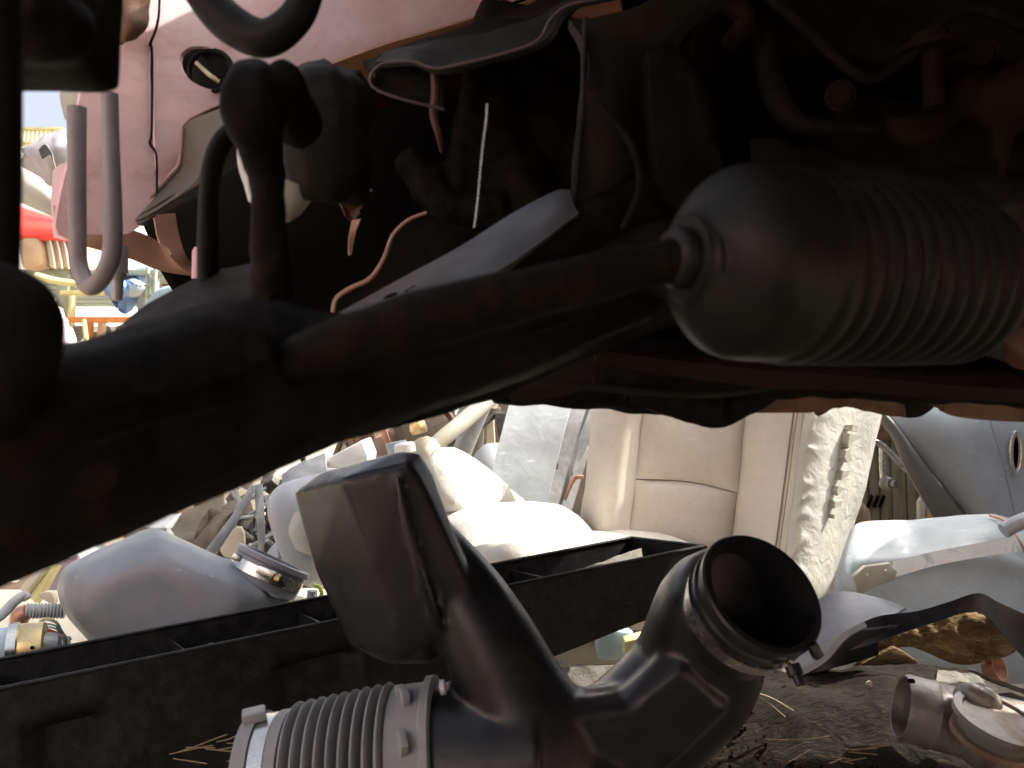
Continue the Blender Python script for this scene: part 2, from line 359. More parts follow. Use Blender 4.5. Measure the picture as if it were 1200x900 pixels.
# ============================================================ ground, walls, sky line
def ground_h(x, y):
    h = .04*max(0, min(1, (1.65-y)/.55))*1.0
    k = min(1, max(0, (y-.2)/.6))
    return h+.02*noise.noise(Vector((x*2.1, y*2.1, 0)))+.008*noise.noise(Vector((x*9, y*9, 0)))
def build_ground():
    bm = bmesh.new()
    def line(lo, hi, fine_lo, fine_hi, n, far):
        a = [fine_lo+(fine_hi-fine_lo)*i/n for i in range(n+1)]
        l = [lo+(fine_lo-lo)*(i/far)**.3 for i in range(far)]; r = [fine_hi+(hi-fine_hi)*((i+1)/far)**3 for i in range(far)]
        return l+a+r
    xs = line(-400, 400, -2.5, 2.5, 70, 8); ys = line(-400, 900, -1, 4, 80, 8)
    V = [[bm.verts.new((x, y, ground_h(x, y))) for x in xs] for y in ys]
    for j in range(len(ys)-1):
        for i in range(len(xs)-1): bm.faces.new((V[j][i], V[j][i+1], V[j+1][i+1], V[j+1][i]))
    o = link('ground', bm, dirt); tag(o, kind='structure')
build_ground()

# ============================================================ the wrecked car overhead
car = thing('wrecked_car', 'wrecked car raised overhead, its greasy black steering and pink frame filling the top', 'car', (0.25, 0.2, 0.45))
# --- pink frame rail: two plates either side of the wavy seam
def railpatch(name, rows, dd=0, seed=0):
    R = []
    for y, xl, xr in rows:
        R.append([(xl+(xr-xl)*t, y, .53+.00042*(xl+(xr-xl)*t)+dd) for t in (0, .33, .66, 1)])
    return patch(name, R, pink, car, nu=8, nv=5, thick=.004, amp=.0016, scale=14, seed=seed)
lp = railpatch('rail_plate', [(-90, 112, 190), (0, 120, 187), (30, 118, 182), (58, 103, 176), (80, 99, 176), (110, 94, 177), (150, 86, 178), (190, 80, 180), (225, 72, 183), (262, 66, 166), (274, 70, 150)], 0, 1)
rp = railpatch('rail_plate', [(-90, 193, 700), (-20, 189, 640), (20, 185, 556), (55, 178, 440), (88, 179, 350), (112, 180, 290), (128, 181, 244), (148, 181, 214), (190, 183, 210), (222, 186, 196), (240, 170, 182)], .002, 4)
cut(lp, [drill(134, 94, .61, 4, 8), drill(157, 188, .62, 3.5, 7), drill(107, 118, .6, 2.5)])
cut(rp, [drill(247, 83, .64, 25, 24)])
# weld bead between the two plates
tube('weld_seam', [(188, -90, 0.603, 1.5), (187, 0, 0.603, 1.5), (184, 30, 0.603, 1.6), (176, 52, 0.603, 1.8), (178, 62, 0.603, 1.8), (178, 150, 0.603, 1.5), (176, 168, 0.603, 1.8), (183, 182, 0.603, 1.5), (184, 226, 0.603, 1.4)], grime, car, seg=6)
patch('rail_backing', [[(160, -90, .66), (240, -90, .66)], [(150, 60, .66), (220, 60, .66)], [(150, 200, .66), (205, 200, .66)], [(150, 250, .66), (172, 250, .66)]], grime, car, nu=4, nv=4, thick=.004)
# plug in the big hole: rubber dish with a bent brass-coloured clip
pl = slab('hole_plug', [(247+24*math.cos(a*.2618), 84+23*math.sin(a*.2618), .655) for a in range(24)], rubber, car, thick=.01, bevel=.002)
tube('plug_rim', [(247+25*math.cos(a*.5236), 83+24*math.sin(a*.5236), .638, 3.2) for a in range(13)], rubber, car, seg=8, n=3)
tube('clip', [(230, 73, .635, 2.5), (236, 79, .635, 2.5), (246, 88, .635, 3), (257, 96, .637, 2.5)], gold, pl, seg=6, n=2)
slab('plug_web', [(236, 64, .64), (246, 62, .64), (262, 66, .64), (266, 84, .64), (254, 90, .64), (244, 80, .64)], rubber, pl, thick=.006, curve=3)
# upper left: brown bracket with the torn opening
patch('corner_bracket', [[(92, -60, .6), (120, -60, .59), (190, -60, .585)], [(104, 8, .6), (140, 4, .58), (176, 0, .585)], [(128, 26, .585), (150, 22, .575), (174, 30, .582)], [(124, 48, .585), (142, 50, .576), (160, 48, .585)]], rust_br, car, nu=5, nv=4, thick=.003, amp=.002, scale=20)
patch('corner_gusset', [[(96, 46, .6), (112, 44, .595), (132, 52, .59)], [(97, 66, .6), (110, 62, .595), (120, 60, .59)]], grimeg, car, nu=4, nv=3, thick=.003, amp=.002, scale=30)
# lower flange of the rail, brown and oily, folding away from the viewer
patch('rail_flange', [
    [(215, 146, .632), (244, 129, .64), (292, 113, .652), (352, 90, .668), (442, 56, .695), (560, 20, .728), (720, -30, .77)],
    [(222, 162, .65), (250, 152, .66), (300, 140, .672), (360, 120, .688), (450, 88, .715), (570, 54, .75), (730, 16, .79)]], flangem, car, nu=4, nv=4, thick=.003, amp=.0015, scale=25)
patch('inner_rail_wall', [
    [(222, 152, .651), (250, 140, .661), (300, 124, .673), (360, 101, .689), (450, 68, .716), (570, 36, .751), (730, 0, .791)],
    [(226, 172, .70), (262, 172, .72), (312, 165, .735), (370, 150, .75), (460, 125, .775), (575, 100, .81), (735, 70, .84)]], redp, car, nu=4, nv=4, thick=.003, amp=.003, scale=25)
# brown grey bracket under the rail
patch('spring_bracket', [[(214, 148, .615), (226, 138, .61), (262, 126, .61)], [(211, 178, .615), (234, 170, .60), (262, 150, .6)], [(208, 200, .615), (236, 196, .60), (258, 178, .6)], [(182, 226, .61), (212, 222, .60), (236, 212, .6)], [(150, 254, .6), (176, 250, .595), (205, 236, .6)], [(143, 260, .6), (152, 263, .598), (166, 262, .597)]], brackm, car, nu=5, nv=4, thick=.004, amp=.0015, scale=30)
tube('bracket_lip', [(213, 150, .612, 2.5), (210, 190, .612, 2.5), (200, 204, .61, 2.5), (175, 232, .605, 2.5), (143, 263, .598, 2.5)], peach, car, seg=6)
# peach lower bodywork
patch('wing_stay', [[(62, 240, .64), (100, 262, .64), (150, 268, .66), (183, 282, .68), (198, 300, .68)], [(64, 256, .64), (100, 280, .64), (148, 290, .66), (186, 306, .68), (218, 318, .69)], [(66, 274, .64), (100, 288, .645), (150, 303, .665), (190, 318, .685), (238, 325, .7)]], peach, car, nu=5, nv=4, thick=.003, amp=.002, scale=18)
patch('wing_stay', [[(180, 252, .70), (205, 250, .71)], [(186, 280, .70), (208, 268, .71)], [(198, 303, .70), (218, 300, .71)], [(220, 318, .71), (230, 314, .72)]], peach, car, nu=4, nv=4, thick=.003, amp=.002, scale=25)
patch('rail_tail', [[(62, 200, .66), (80, 190, .66), (140, 190, .66)], [(60, 240, .66), (85, 240, .66), (140, 250, .66)], [(62, 278, .66), (80, 282, .66), (140, 290, .66)]], pink, car, nu=4, nv=4, thick=.003, amp=.003, scale=15)
# drain tube: two pink-grey pipes joined by a bend at the bottom
tube('looped_pipe', [(90, 126, .52, 10.8), (90, 200, .52, 10.3), (91, 280, .52, 9.9), (93, 312, .52, 9.9), (104, 336, .515, 10.3), (119, 326, .505, 10.8), (131, 296, .50, 10.8), (132, 240, .50, 10.3), (130, 180, .50, 9.9), (128, 110, .50, 9.9)], mat('mauve_grey_pipe_paint', (.17, .145, .145), .45, col2=(.24, .21, .21), s2=18, dust=(.3, .22, .2), bump=.15), car, seg=18, n=5)
lathe('bolt', P(138, 288, .56), P(137, 352, .56), [(0, 0), (0, .006), (.006, .0066), (.018, .0066), (.018, .0055), (.022, .0055), (.022, .0042), (.036, .0035), (.036, 0)], galv, car, seg=10)
lathe('bolt', P(233, 290, .6), P(232, 326, .6), [(0, 0), (0, .003), (.003, .0045), (.022, .0045), (.022, 0)], pink, car, seg=10)
# --- black hose loop at the top
tube('rubber_hose', [(205, -70, .40, 21), (236, -12, .40, 22), (268, 26, .40, 23), (308, 45, .395, 22), (342, 26, .39, 20), (360, -10, .39, 19), (372, -80, .39, 18)], rubber, car, seg=22, n=6)
# --- stabiliser link with its ball joint
lk = fuse('stabiliser_link', [
    sweep(bmesh.new(), px([(296, 86, .345, 22), (297, 112, .335, 38), (299, 142, .335, 37), (302, 172, .34, 26), (306, 200, .345, 20)]), 16, 4),
    sweep(bmesh.new(), px([(322, 78, .36, 12), (330, 92, .36, 26), (336, 120, .37, 30), (352, 150, .39, 30)]), 16, 4),
    sweep(bmesh.new(), px([(308, 150, .345, 22), (312, 200, .345, 21), (316, 280, .345, 22), (320, 350, .35, 28)]), 14, 4)], .0022, grime, car, smooth=6, amp=.0008, scale=120)
fuse('link_bracket', [
    sweep(bmesh.new(), px([(372, 92, .46, 34), (378, 130, .45, 46), (380, 180, .45, 50), (372, 225, .46, 38)]), 8, 4),
    sweep(bmesh.new(), px([(330, 120, .44, 26), (400, 110, .46, 30), (428, 140, .48, 18)]), 8, 4),
    box_bm(bmesh.new(), P(410, 160, .48), (.02, .03, .07))], .003, grimeg, car, smooth=5, amp=.002, scale=50)
patch('bracket_foot', [[(328, 212, .44), (350, 216, .44), (370, 220, .45)], [(328, 238, .445), (348, 238, .445), (366, 234, .45)], [(328, 262, .46), (340, 260, .46), (352, 252, .46)]], khaki, car, nu=3, nv=3, thick=.01)
patch('sunlit_strip', [[(277, 172, .5), (292, 176, .5)], [(279, 196, .5), (294, 198, .5)], [(286, 218, .5), (295, 220, .5)], [(291, 236, .5), (295, 238, .5)]], whitep, car, nu=3, nv=3, thick=.004)  # white strip stands for something pale in sunlight behind
# strap hose curving down beside the link
tube('brake_hose', [(275, 150, .42, 13), (258, 170, .42, 14), (248, 200, .42, 14), (244, 250, .42, 14), (244, 330, .42, 15), (250, 400, .42, 16)], rubber, car, seg=16, n=5, flat=.8)
# --- orange-red torn seam bits inside
patch('red_seam_flap', [[(370, 228, .56), (395, 226, .56), (416, 228, .56), (436, 224, .56)], [(384, 238, .57), (400, 240, .57), (410, 246, .57), (428, 238, .57)], [(398, 236, .57), (405, 244, .57), (414, 258, .57), (420, 246, .57)]], redp, car, nu=4, nv=3, thick=.002, amp=.003, scale=60)
patch('seam_tongue', [[(412, 258, .57), (423, 256, .57)], [(409, 276, .57), (417, 272, .57)], [(409, 300, .58), (412, 298, .58)]], peach, car, nu=3, nv=3, thick=.002)
# --- suspension plate flaring to the left, red edge as a peach bead
slab('suspension_web', [(392, 372, .55), (396, 350, .55), (412, 338, .55), (436, 325, .55), (452, 300, .55), (462, 276, .55), (480, 258, .55), (500, 250, .55), (552, 268, .55), (600, 250, .56), (640, 330, .56), (520, 400, .55), (430, 400, .55)], grime, car, thick=.006, curve=3)
tube('web_edge', [(390, 366, .546, 2.6), (394, 350, .546, 2.8), (410, 338, .546, 2.8), (434, 326, .546, 2.6), (450, 302, .546, 2.4), (460, 276, .546, 2.2), (478, 258, .546, 2.0), (500, 249, .546, 1.8)], peach, car, seg=6, n=4)
# --- thin bright cable
tube('thin_cable', [(571, 122, .58, 2.4), (570, 140, .58, 2.2), (566, 170, .58, 2.4), (563, 200, .58, 2), (560, 235, .58, 1.8), (556, 268, .58, 1.8)], steel, car, seg=6, n=3)
# --- anti-roll bar sloping up to the right, sky light coloured into its top
patch('flat_stay_bar', [[(372, 380, .47), (470, 326, .475), (540, 288, .48), (600, 250, .485), (650, 224, .49), (668, 222, .49)], [(390, 378, .455), (480, 340, .46), (560, 304, .46), (610, 272, .47), (656, 242, .475), (672, 238, .48)], [(400, 385, .45), (500, 352, .45), (575, 322, .45), (622, 292, .46), (662, 262, .47), (678, 250, .475)]], sky_grey, car, nu=5, nv=4, thick=.008)
fuse('stay_bar_body', [sweep(bmesh.new(), px([(380, 410, .47, 34), (500, 362, .47, 34), (590, 322, .47, 30), (670, 275, .49, 30), (760, 230, .52, 30)]), 10, 4)], .003, grime, car, smooth=3, amp=.002, scale=50)
# top of the arm at left, its sky light put into a paler grey
patch('lit_arm_top', [[(140, 380, .40), (180, 352, .41), (240, 322, .42), (300, 306, .43)], [(150, 384, .38), (200, 368, .385), (250, 350, .39), (310, 338, .4)], [(150, 396, .37), (200, 386, .37), (260, 372, .38), (310, 366, .39)]], grimeg, car, nu=5, nv=4, thick=.006, amp=.001, scale=50)
# --- flange plate at the top centre
patch('crossmember_flange', [
    [(425, 70, .66), (480, 52, .67), (590, 14, .69), (720, -40, .7), (900, -60, .72)],
    [(438, 92, .57), (500, 64, .58), (600, 40, .59), (700, -6, .6), (880, -20, .62)],
    [(434, 88, .55), (452, 72, .55), (482, 68, .55), (505, 82, .55), (545, 72, .55)],
    [(434, 88, .55), (452, 73, .549), (482, 70, .549), (505, 83, .549), (545, 73, .549)]][:2], grime, car, nu=5, nv=3, thick=.004, amp=.004, scale=20)
patch('flange_skirt', [
    [(452, 60, .585), (500, 50, .58), (560, 40, .58), (620, 24, .58), (668, 0, .58), (720, -20, .58), (800, -30, .6)],
    [(440, 74, .56), (482, 69, .555), (516, 80, .55), (572, 70, .55), (632, 50, .55), (660, 14, .55), (700, -2, .55)]], grimeg, car, nu=5, nv=4, thick=.004, amp=.002, scale=30)
tube('flange_bead', [(520, 128, .56, 2), (470, 116, .552, 2.0), (440, 104, .548, 2.0), (434, 90, .545, 2.0), (448, 75, .545, 2.0), (482, 72, .545, 2.0), (510, 80, .545, 2.0), (545, 74, .545, 2.0), (600, 60, .545, 2.0), (632, 46, .545, 2.0), (646, 22, .545, 2.0), (672, 4, .545, 2.0), (740, -6, .545, 2.0)], mat('dull_mauve_edge', (.10, .075, .07), .6, col2=(.05, .04, .035), s2=20, spec=.2), car, seg=8, n=4)
patch('flange_cup', [[(440, 78, .57), (480, 76, .57), (520, 82, .57)], [(442, 100, .575), (480, 108, .575), (520, 122, .575)], [(462, 116, .58), (500, 124, .58), (530, 132, .58)]], grime, car, nu=4, nv=4, thick=.004, amp=.003, scale=30)
tube('red_stay', [(508, 84, .56, 4), (510, 110, .56, 5), (508, 134, .565, 5), (514, 158, .57, 4), (518, 178, .58, 2.5)], redp, car, seg=8, n=4)
# --- tall bracket plate right of centre
patch('strut_bracket', [
    [(668, 20, .50), (740, 10, .51), (820, -20, .53), (900, -30, .54)],
    [(684, 60, .49), (730, 60, .51), (770, 60, .53), (806, 40, .56)],
    [(681, 120, .49), (720, 120, .50), (760, 110, .53), (782, 104, .56)],
    [(676, 190, .49), (720, 190, .50), (760, 170, .53), (792, 170, .56)],
    [(672, 240, .49), (720, 246, .5), (770, 240, .52), (800, 220, .55)],
    [(672, 290, .5), (730, 290, .5), (780, 280, .52), (820, 260, .54)]], grimeg, car, nu=5, nv=5, thick=.006, amp=.006, scale=22)
tube('bracket_edge', [(686, 20, .487, 3), (684, 60, .487, 3.2), (683, 110, .487, 3.4), (678, 170, .487, 4), (674, 220, .487, 3.4), (673, 270, .49, 2.6)], grimeg, car, seg=8, n=4)
slab('bracket_rib', [(760, 60, .5), (800, 60, .51), (812, 120, .51), (842, 176, .51), (850, 230, .51), (800, 250, .5), (770, 200, .5)], grime, car, thick=.01, curve=2)
# --- main tie rod and the heavy outer arm
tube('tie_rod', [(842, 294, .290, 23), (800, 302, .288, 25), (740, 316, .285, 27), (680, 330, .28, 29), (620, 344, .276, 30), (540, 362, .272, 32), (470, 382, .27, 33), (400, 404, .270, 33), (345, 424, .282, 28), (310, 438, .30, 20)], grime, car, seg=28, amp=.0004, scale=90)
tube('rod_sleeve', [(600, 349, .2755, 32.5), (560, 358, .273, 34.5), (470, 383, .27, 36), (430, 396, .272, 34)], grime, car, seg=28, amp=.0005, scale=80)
def ad(x, k): return .215+.00010*max(x, 0)+.0000003*max(x, 0)**2*.6+k
def arow(pts, k): return [(x, y, ad(x, k)) for x, y in pts]
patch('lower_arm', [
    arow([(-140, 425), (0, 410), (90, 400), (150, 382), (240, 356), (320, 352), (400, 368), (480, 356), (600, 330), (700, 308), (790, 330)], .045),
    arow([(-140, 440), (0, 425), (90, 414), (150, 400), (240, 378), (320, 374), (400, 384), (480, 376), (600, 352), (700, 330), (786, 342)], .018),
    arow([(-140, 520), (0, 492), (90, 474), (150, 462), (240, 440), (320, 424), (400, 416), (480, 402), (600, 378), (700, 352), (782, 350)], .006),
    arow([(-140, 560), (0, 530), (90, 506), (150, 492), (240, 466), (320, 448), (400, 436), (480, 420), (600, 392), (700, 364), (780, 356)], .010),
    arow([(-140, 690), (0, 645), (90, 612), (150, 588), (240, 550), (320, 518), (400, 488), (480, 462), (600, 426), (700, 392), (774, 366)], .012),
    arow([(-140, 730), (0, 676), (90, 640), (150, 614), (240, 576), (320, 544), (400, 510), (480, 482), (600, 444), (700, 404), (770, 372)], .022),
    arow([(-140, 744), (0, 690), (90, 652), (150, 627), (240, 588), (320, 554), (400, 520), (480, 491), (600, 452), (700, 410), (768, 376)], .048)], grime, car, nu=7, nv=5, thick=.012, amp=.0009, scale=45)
tube('forging_line', [(60, 540, .232, 2.6), (150, 507, .238, 2.6), (240, 482, .246, 2.4), (330, 462, .262, 2.2), (430, 440, .282, 2.0), (560, 412, .312, 2.0), (700, 368, .36, 1.8)], grime, car, seg=8, n=4)
for x_, y_ in ((118, 560), (300, 410)):
    lathe('arm_bolt', P(x_, y_, ad(x_, .012)), P(x_, y_, ad(x_, -.01)), [(0, 0), (0, .007), (.003, .007), (.003, .0045), (.008, .0045), (.008, 0)], grime, car, seg=12)
# lower arm in the shade behind the rod
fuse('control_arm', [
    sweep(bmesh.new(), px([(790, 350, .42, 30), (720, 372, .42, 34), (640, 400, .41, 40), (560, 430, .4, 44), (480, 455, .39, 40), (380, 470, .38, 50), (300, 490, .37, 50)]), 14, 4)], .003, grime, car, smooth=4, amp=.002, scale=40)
tube('arm_seam', [(762, 374, .385, 2.2), (700, 398, .38, 2.4), (640, 424, .372, 2.4), (590, 446, .365, 2.2)], grimeg, car, seg=6)
# --- rubber boot of the steering rack
A = P(784, 300, .287); B = P(1146, 334, .350); Lb = (B-A).length
prof = [(0, 0), (0, .0085), (.003, .0105), (.006, .0105), (.006, .0085), (.0065, .014)]
for k in range(13):
    t = k/12; prof.append((.007+.022*t, .014+.0200*math.sin(t*math.pi/2)**.9))
prof += [(.033, .0343), (.039, .0345), (.045, .0345)]
nr = 11; s0 = .047; stp = (Lb-.010-s0)/nr
for k in range(nr):
    for q in range(10):
        a = q/10; env = .0354-.0028*((k+a)/nr)**1.8
        amp_ = .0038*min(1, .35+.25*k)
        prof.append((s0+(k+a)*stp, env-amp_*(1-abs(math.sin(math.pi*a))**.7)))
prof += [(Lb-.010, .0290), (Lb-.008, .0265), (Lb-.001, .0265), (Lb, .024), (Lb, 0)]
lathe('steering_rack_boot', A, B, prof, bootm, car, seg=64, sharp=80)
bmn = bmesh.new()
for ang in (.5, 1.2): sweep(bmn, [(P(836, 290, .282), .0016), (P(848, 276, .283), .0016)], 6, 1)
tube('boot_clip', [(824, 262, .272, 3.5), (842, 278, .268, 3.5), (848, 300, .268, 3.2), (846, 320, .27, 3)], rubber, car, seg=8, n=4)
axk = (B-A).normalized()
lathe('boot_clamp', A+axk*(Lb-.007), A+axk*(Lb-.002), [(0, .0266), (0, .0276), (.004, .0276), (.004, 0.0266), (0, .0266)], grimeg, car, seg=48)
# rack housing and mounts right of the boot
fuse('steering_rack', [sweep(bmesh.new(), px([(1150, 335, .385, 44), (1230, 340, .42, 50), (1400, 350, .5, 60)]), 16, 3),
    sweep(bmesh.new(), px([(1180, 240, .42, 18), (1205, 300, .42, 24), (1200, 400, .42, 26), (1150, 400, .40, 14)]), 10, 3)], .003, grimeg, car, smooth=4, amp=.002, scale=40)
patch('pink_mount_tab', [[(1172, 386, .40), (1200, 378, .40), (1240, 370, .41)], [(1168, 400, .40), (1196, 412, .40), (1236, 420, .41)], [(1150, 396, .41), (1186, 430, .41), (1230, 436, .42)]], redp, car, nu=3, nv=3, thick=.006)
# --- dim things in the engine bay
tube('coolant_pipe', [(896, 30, .62, 15), (902, 90, .62, 15), (918, 128, .62, 15), (944, 148, .62, 13), (990, 150, .62, 9), (1028, 151, .62, 8)], grime, car, seg=12, n=4)
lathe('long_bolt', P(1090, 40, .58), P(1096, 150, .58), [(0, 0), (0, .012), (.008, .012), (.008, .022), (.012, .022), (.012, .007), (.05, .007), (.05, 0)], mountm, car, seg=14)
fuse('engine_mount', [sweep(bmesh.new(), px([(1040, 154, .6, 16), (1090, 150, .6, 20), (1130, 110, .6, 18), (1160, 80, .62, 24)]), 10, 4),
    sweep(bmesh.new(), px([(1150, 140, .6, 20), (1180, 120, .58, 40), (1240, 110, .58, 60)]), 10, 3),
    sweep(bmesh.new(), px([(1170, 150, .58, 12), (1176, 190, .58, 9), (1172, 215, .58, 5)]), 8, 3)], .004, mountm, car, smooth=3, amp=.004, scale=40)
tube('hose', [(770, 60, .66, 26), (810, 110, .66, 20), (830, 160, .66, 14), (838, 190, .64, 10)], grime, car, seg=12, n=4)
tube('hose', [(820, -20, .6, 14), (866, 12, .6, 14), (872, 30, .6, 13), (852, 52, .6, 10)], mountm, car, seg=12, n=4)
fuse('oil_pan', [box_bm(bmesh.new(), P(1000, 60, .9), (.34, .3, .16)), sweep(bmesh.new(), px([(960, 170, .72, 60), (1080, 190, .72, 66), (1240, 210, .74, 80)]), 12, 3)], .008, grime, car, smooth=5, amp=.006, scale=14)
fuse('gearbox_case', [box_bm(bmesh.new(), P(640, 170, .74), (.16, .08, .20), (.1, .2, .1), .01), sweep(bmesh.new(), px([(560, 120, .72, 30), (600, 190, .72, 40), (640, 260, .70, 36)]), 12, 3),
    sweep(bmesh.new(), px([(480, 180, .7, 20), (520, 240, .7, 26), (590, 250, .7, 26)]), 12, 3)], .004, grime, car, smooth=3, amp=.004, scale=40)
for k, (x_, y_) in enumerate(((985, 112), (1152, 64))):
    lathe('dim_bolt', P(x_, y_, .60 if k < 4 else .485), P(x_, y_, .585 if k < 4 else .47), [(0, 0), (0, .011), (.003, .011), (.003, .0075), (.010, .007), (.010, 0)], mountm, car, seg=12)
tube('loom', [(860, -40, .58, 7), (940, 30, .58, 7), (1010, 90, .58, 7), (1060, 70, .58, 7), (1130, 10, .58, 7), (1220, 40, .58, 7)], grime, car, seg=10, n=5)
tube('loom', [(700, 120, .47, 5), (740, 170, .465, 5), (750, 220, .465, 5), (730, 270, .46, 5)], grime, car, seg=10, n=5)
patch('heat_shield', [[(880, 160, .70), (960, 175, .68), (1060, 190, .66), (1220, 200, .64)], [(880, 220, .66), (960, 226, .64), (1060, 236, .62), (1220, 240, .6)]], grimeg, car, nu=8, nv=6, thick=.003, amp=.006, scale=30)
# --- crossmember along the lower edge of the car
fuse('crossmember', [
    sweep(bmesh.new(), px([(700, 430, .50, 20), (800, 436, .50, 26), (900, 440, .5, 25), (1000, 444, .5, 24), (1100, 452, .5, 22), (1250, 462, .5, 22)]), 10, 4, flat=1.0),
    sweep(bmesh.new(), px([(575, 440, .56, 34), (660, 440, .56, 40), (760, 440, .56, 46), (860, 448, .56, 36), (960, 450, .56, 28)]), 10, 4),
    sweep(bmesh.new(), px([(740, 452, .52, 22), (790, 468, .52, 22), (835, 484, .52, 22), (870, 470, .52, 20), (900, 450, .52, 22)]), 12, 4),
    ], .003, grime, car, smooth=4, amp=.003, scale=30)
patch('crossmember_lip', [[(700, 400, .44), (800, 416, .44), (900, 428, .44), (1000, 432, .44), (1100, 440, .44), (1230, 444, .44)], [(700, 412, .435), (800, 424, .435), (900, 434, .435), (1000, 440, .435), (1100, 450, .435), (1230, 458, .435)]], lipm, car, nu=4, nv=2, thick=.01, amp=.001)
slab('underbody_bracket', [(850, 470, .54), (900, 462, .54), (968, 462, .54), (985, 474, .54), (950, 484, .54), (900, 484, .54), (868, 484, .54)], rust_br, car, thick=.01)
# ragged brown rusty edge pieces at right
patch('rusty_edge_strip', [[(944, 452, .56), (985, 458, .56), (1010, 458, .56), (1050, 462, .57), (1060, 464, .57)], [(950, 470, .555), (985, 466, .56), (1010, 470, .56), (1040, 478, .57), (1062, 480, .57)], [(960, 489, .56), (978, 478, .56), (1000, 478, .56), (1030, 486, .57), (1062, 489, .57)]], rust_br, car, nu=5, nv=4, thick=.004, amp=.004, scale=50)
patch('rusty_edge_strip', [[(1058, 462, .55), (1100, 458, .55), (1150, 462, .55), (1230, 466, .55)], [(1070, 474, .55), (1110, 474, .55), (1150, 480, .55), (1230, 486, .55)], [(1086, 466, .55), (1112, 484, .55), (1150, 492, .55), (1230, 496, .55)]], rust_br, car, nu=5, nv=4, thick=.006, amp=.003, scale=40)
patch('splash_tab', [[(1060, 466, .58), (1080, 466, .58), (1098, 468, .58)], [(1052, 482, .58), (1074, 486, .58), (1094, 478, .58)], [(1058, 489, .58), (1068, 490, .58), (1080, 488, .58)]], grimeg, car, nu=3, nv=3, thick=.003)
patch('dim_red_stiffener', [[(590, 440, .50), (650, 424, .50), (700, 416, .50)], [(592, 458, .50), (640, 450, .50), (700, 440, .50)], [(600, 472, .5), (650, 466, .50), (712, 450, .5)]], lipm, car, nu=3, nv=3, thick=.01, amp=.003, scale=30)
tube('brake_line', [(570, 448, .47, 4), (660, 452, .47, 4), (720, 456, .47, 5), (790, 462, .47, 5), (850, 462, .47, 4), (940, 448, .47, 4)], grimeg, car, seg=8)
patch('fuel_line_cover', [[(740, 448, .50), (800, 450, .5), (850, 452, .5)], [(735, 462, .495), (800, 470, .495), (850, 466, .495)], [(745, 478, .5), (800, 488, .5), (845, 492, .5)]], grime, car, nu=3, nv=3, thick=.01, amp=.004, scale=30)
# --- near, out of focus: strut, brake caliper and wheel housing at the left edge
tube('strut_tube', [(-14, -120, .24, 36), (-14, 60, .24, 36), (-12, 200, .24, 34), (-10, 330, .24, 30)], rubber, car, seg=20, n=3)
fuse('wheel_housing', [
    box_bm(bmesh.new(), P(-10, 0, .30), (.066, .06, .045)),
    sweep(bmesh.new(), px([(-40, 30, .29, 50), (20, 36, .29, 42), (70, 34, .29, 40), (92, 20, .3, 22), (96, -10, .30, 20)]), 12, 3)], .003, grime, car, smooth=5, amp=.001)
fuse('brake_caliper', [
    sweep(bmesh.new(), px([(-60, 330, .22, 30), (-8, 345, .22, 44), (16, 372, .22, 56), (16, 430, .22, 50), (-30, 500, .22, 50)]), 16, 4)], .003, grime, car, smooth=5, amp=.001)
# the car's floor, engine bay skin and far side: heavy sheets that shut out the sky
def wslab(name, c, s, m, rot=(0, 0, 0), bevel=.01): return box(name, c, s, m, car, rot, bevel)
patch('firewall', [[(258, -80, .86), (450, -90, .92), (700, -100, 1.0), (1000, -100, 1.05), (1400, -100, 1.1)], [(215, 60, .84), (450, 60, .9), (700, 60, .98), (1000, 60, 1.0), (1400, 60, 1.05)], [(150, 190, .84), (450, 200, .86), (700, 220, .92), (1000, 240, .95), (1400, 250, 1)], [(188, 296, .74), (400, 330, .76), (700, 340, .8), (1000, 360, .82), (1400, 370, .85)], [(250, 400, .60), (420, 410, .6), (700, 430, .62), (1000, 440, .64), (1400, 440, .66)]], blackv, car, nu=6, nv=5, thick=.01, amp=.012, scale=12)  # black sheet stands in for the dark of the bay
# body shell above (floor pan, sill): seen only from below or from the side
box('floor_pan', (.53, .52, .93), (1.22, .98, .05), grime, car, (0, 0, 0), .01)
box('floor_pan', (.56, -1.25, .66), (1.22, 2.5, .05), grime, car, (0, 0, 0), .01)
box('floor_step', (.56, .02, .79), (1.22, .05, .30), grime, car, (0, 0, 0), .01)
box('body_side', (.92, -.75, .72), (.06, 3.4, .85), pink, car, (0, 0, 0), .03)
box('added_overhang_shade', (.22, 1.24, .96), (.80, .42, .05), grime, car, (0, 0, 0), .01)  # out-of-view sheet, shaped to shade the clutter at left
box('added_bonnet_shade', (.02, 1.68, .96), (.44, .46, .03), pink, car, (0, 0, 0), .01)  # unseen sheet added to carry the overhang's shade farther out
box('bulkhead', (.60, 1.03, .88), (1.0, .04, .40), grime, car, (0, 0, 0), .01)
box('rear_panel', (.45, -2.48, .60), (1.0, .05, 1.0), pink, car, (0, 0, 0), .03)
tube('exhaust_pipe', [(0, 0, -.3, -1), (0, 0, -.3, -1)], rust_br, car) if False else None
for k in range(5):
    box('floor_rib', (.5, -2.1+.42*k, .625), (1.2, .06, .03), grime, car, (0, 0, 0), .008)
bm = bmesh.new(); sweep(bm, [(Vector((.1, -2.3, .55)), .03), (Vector((.12, -1.2, .56)), .03), (Vector((.2, -.5, .58)), .03)], 14, 6)
link('exhaust_pipe', bm, rust_br, car)

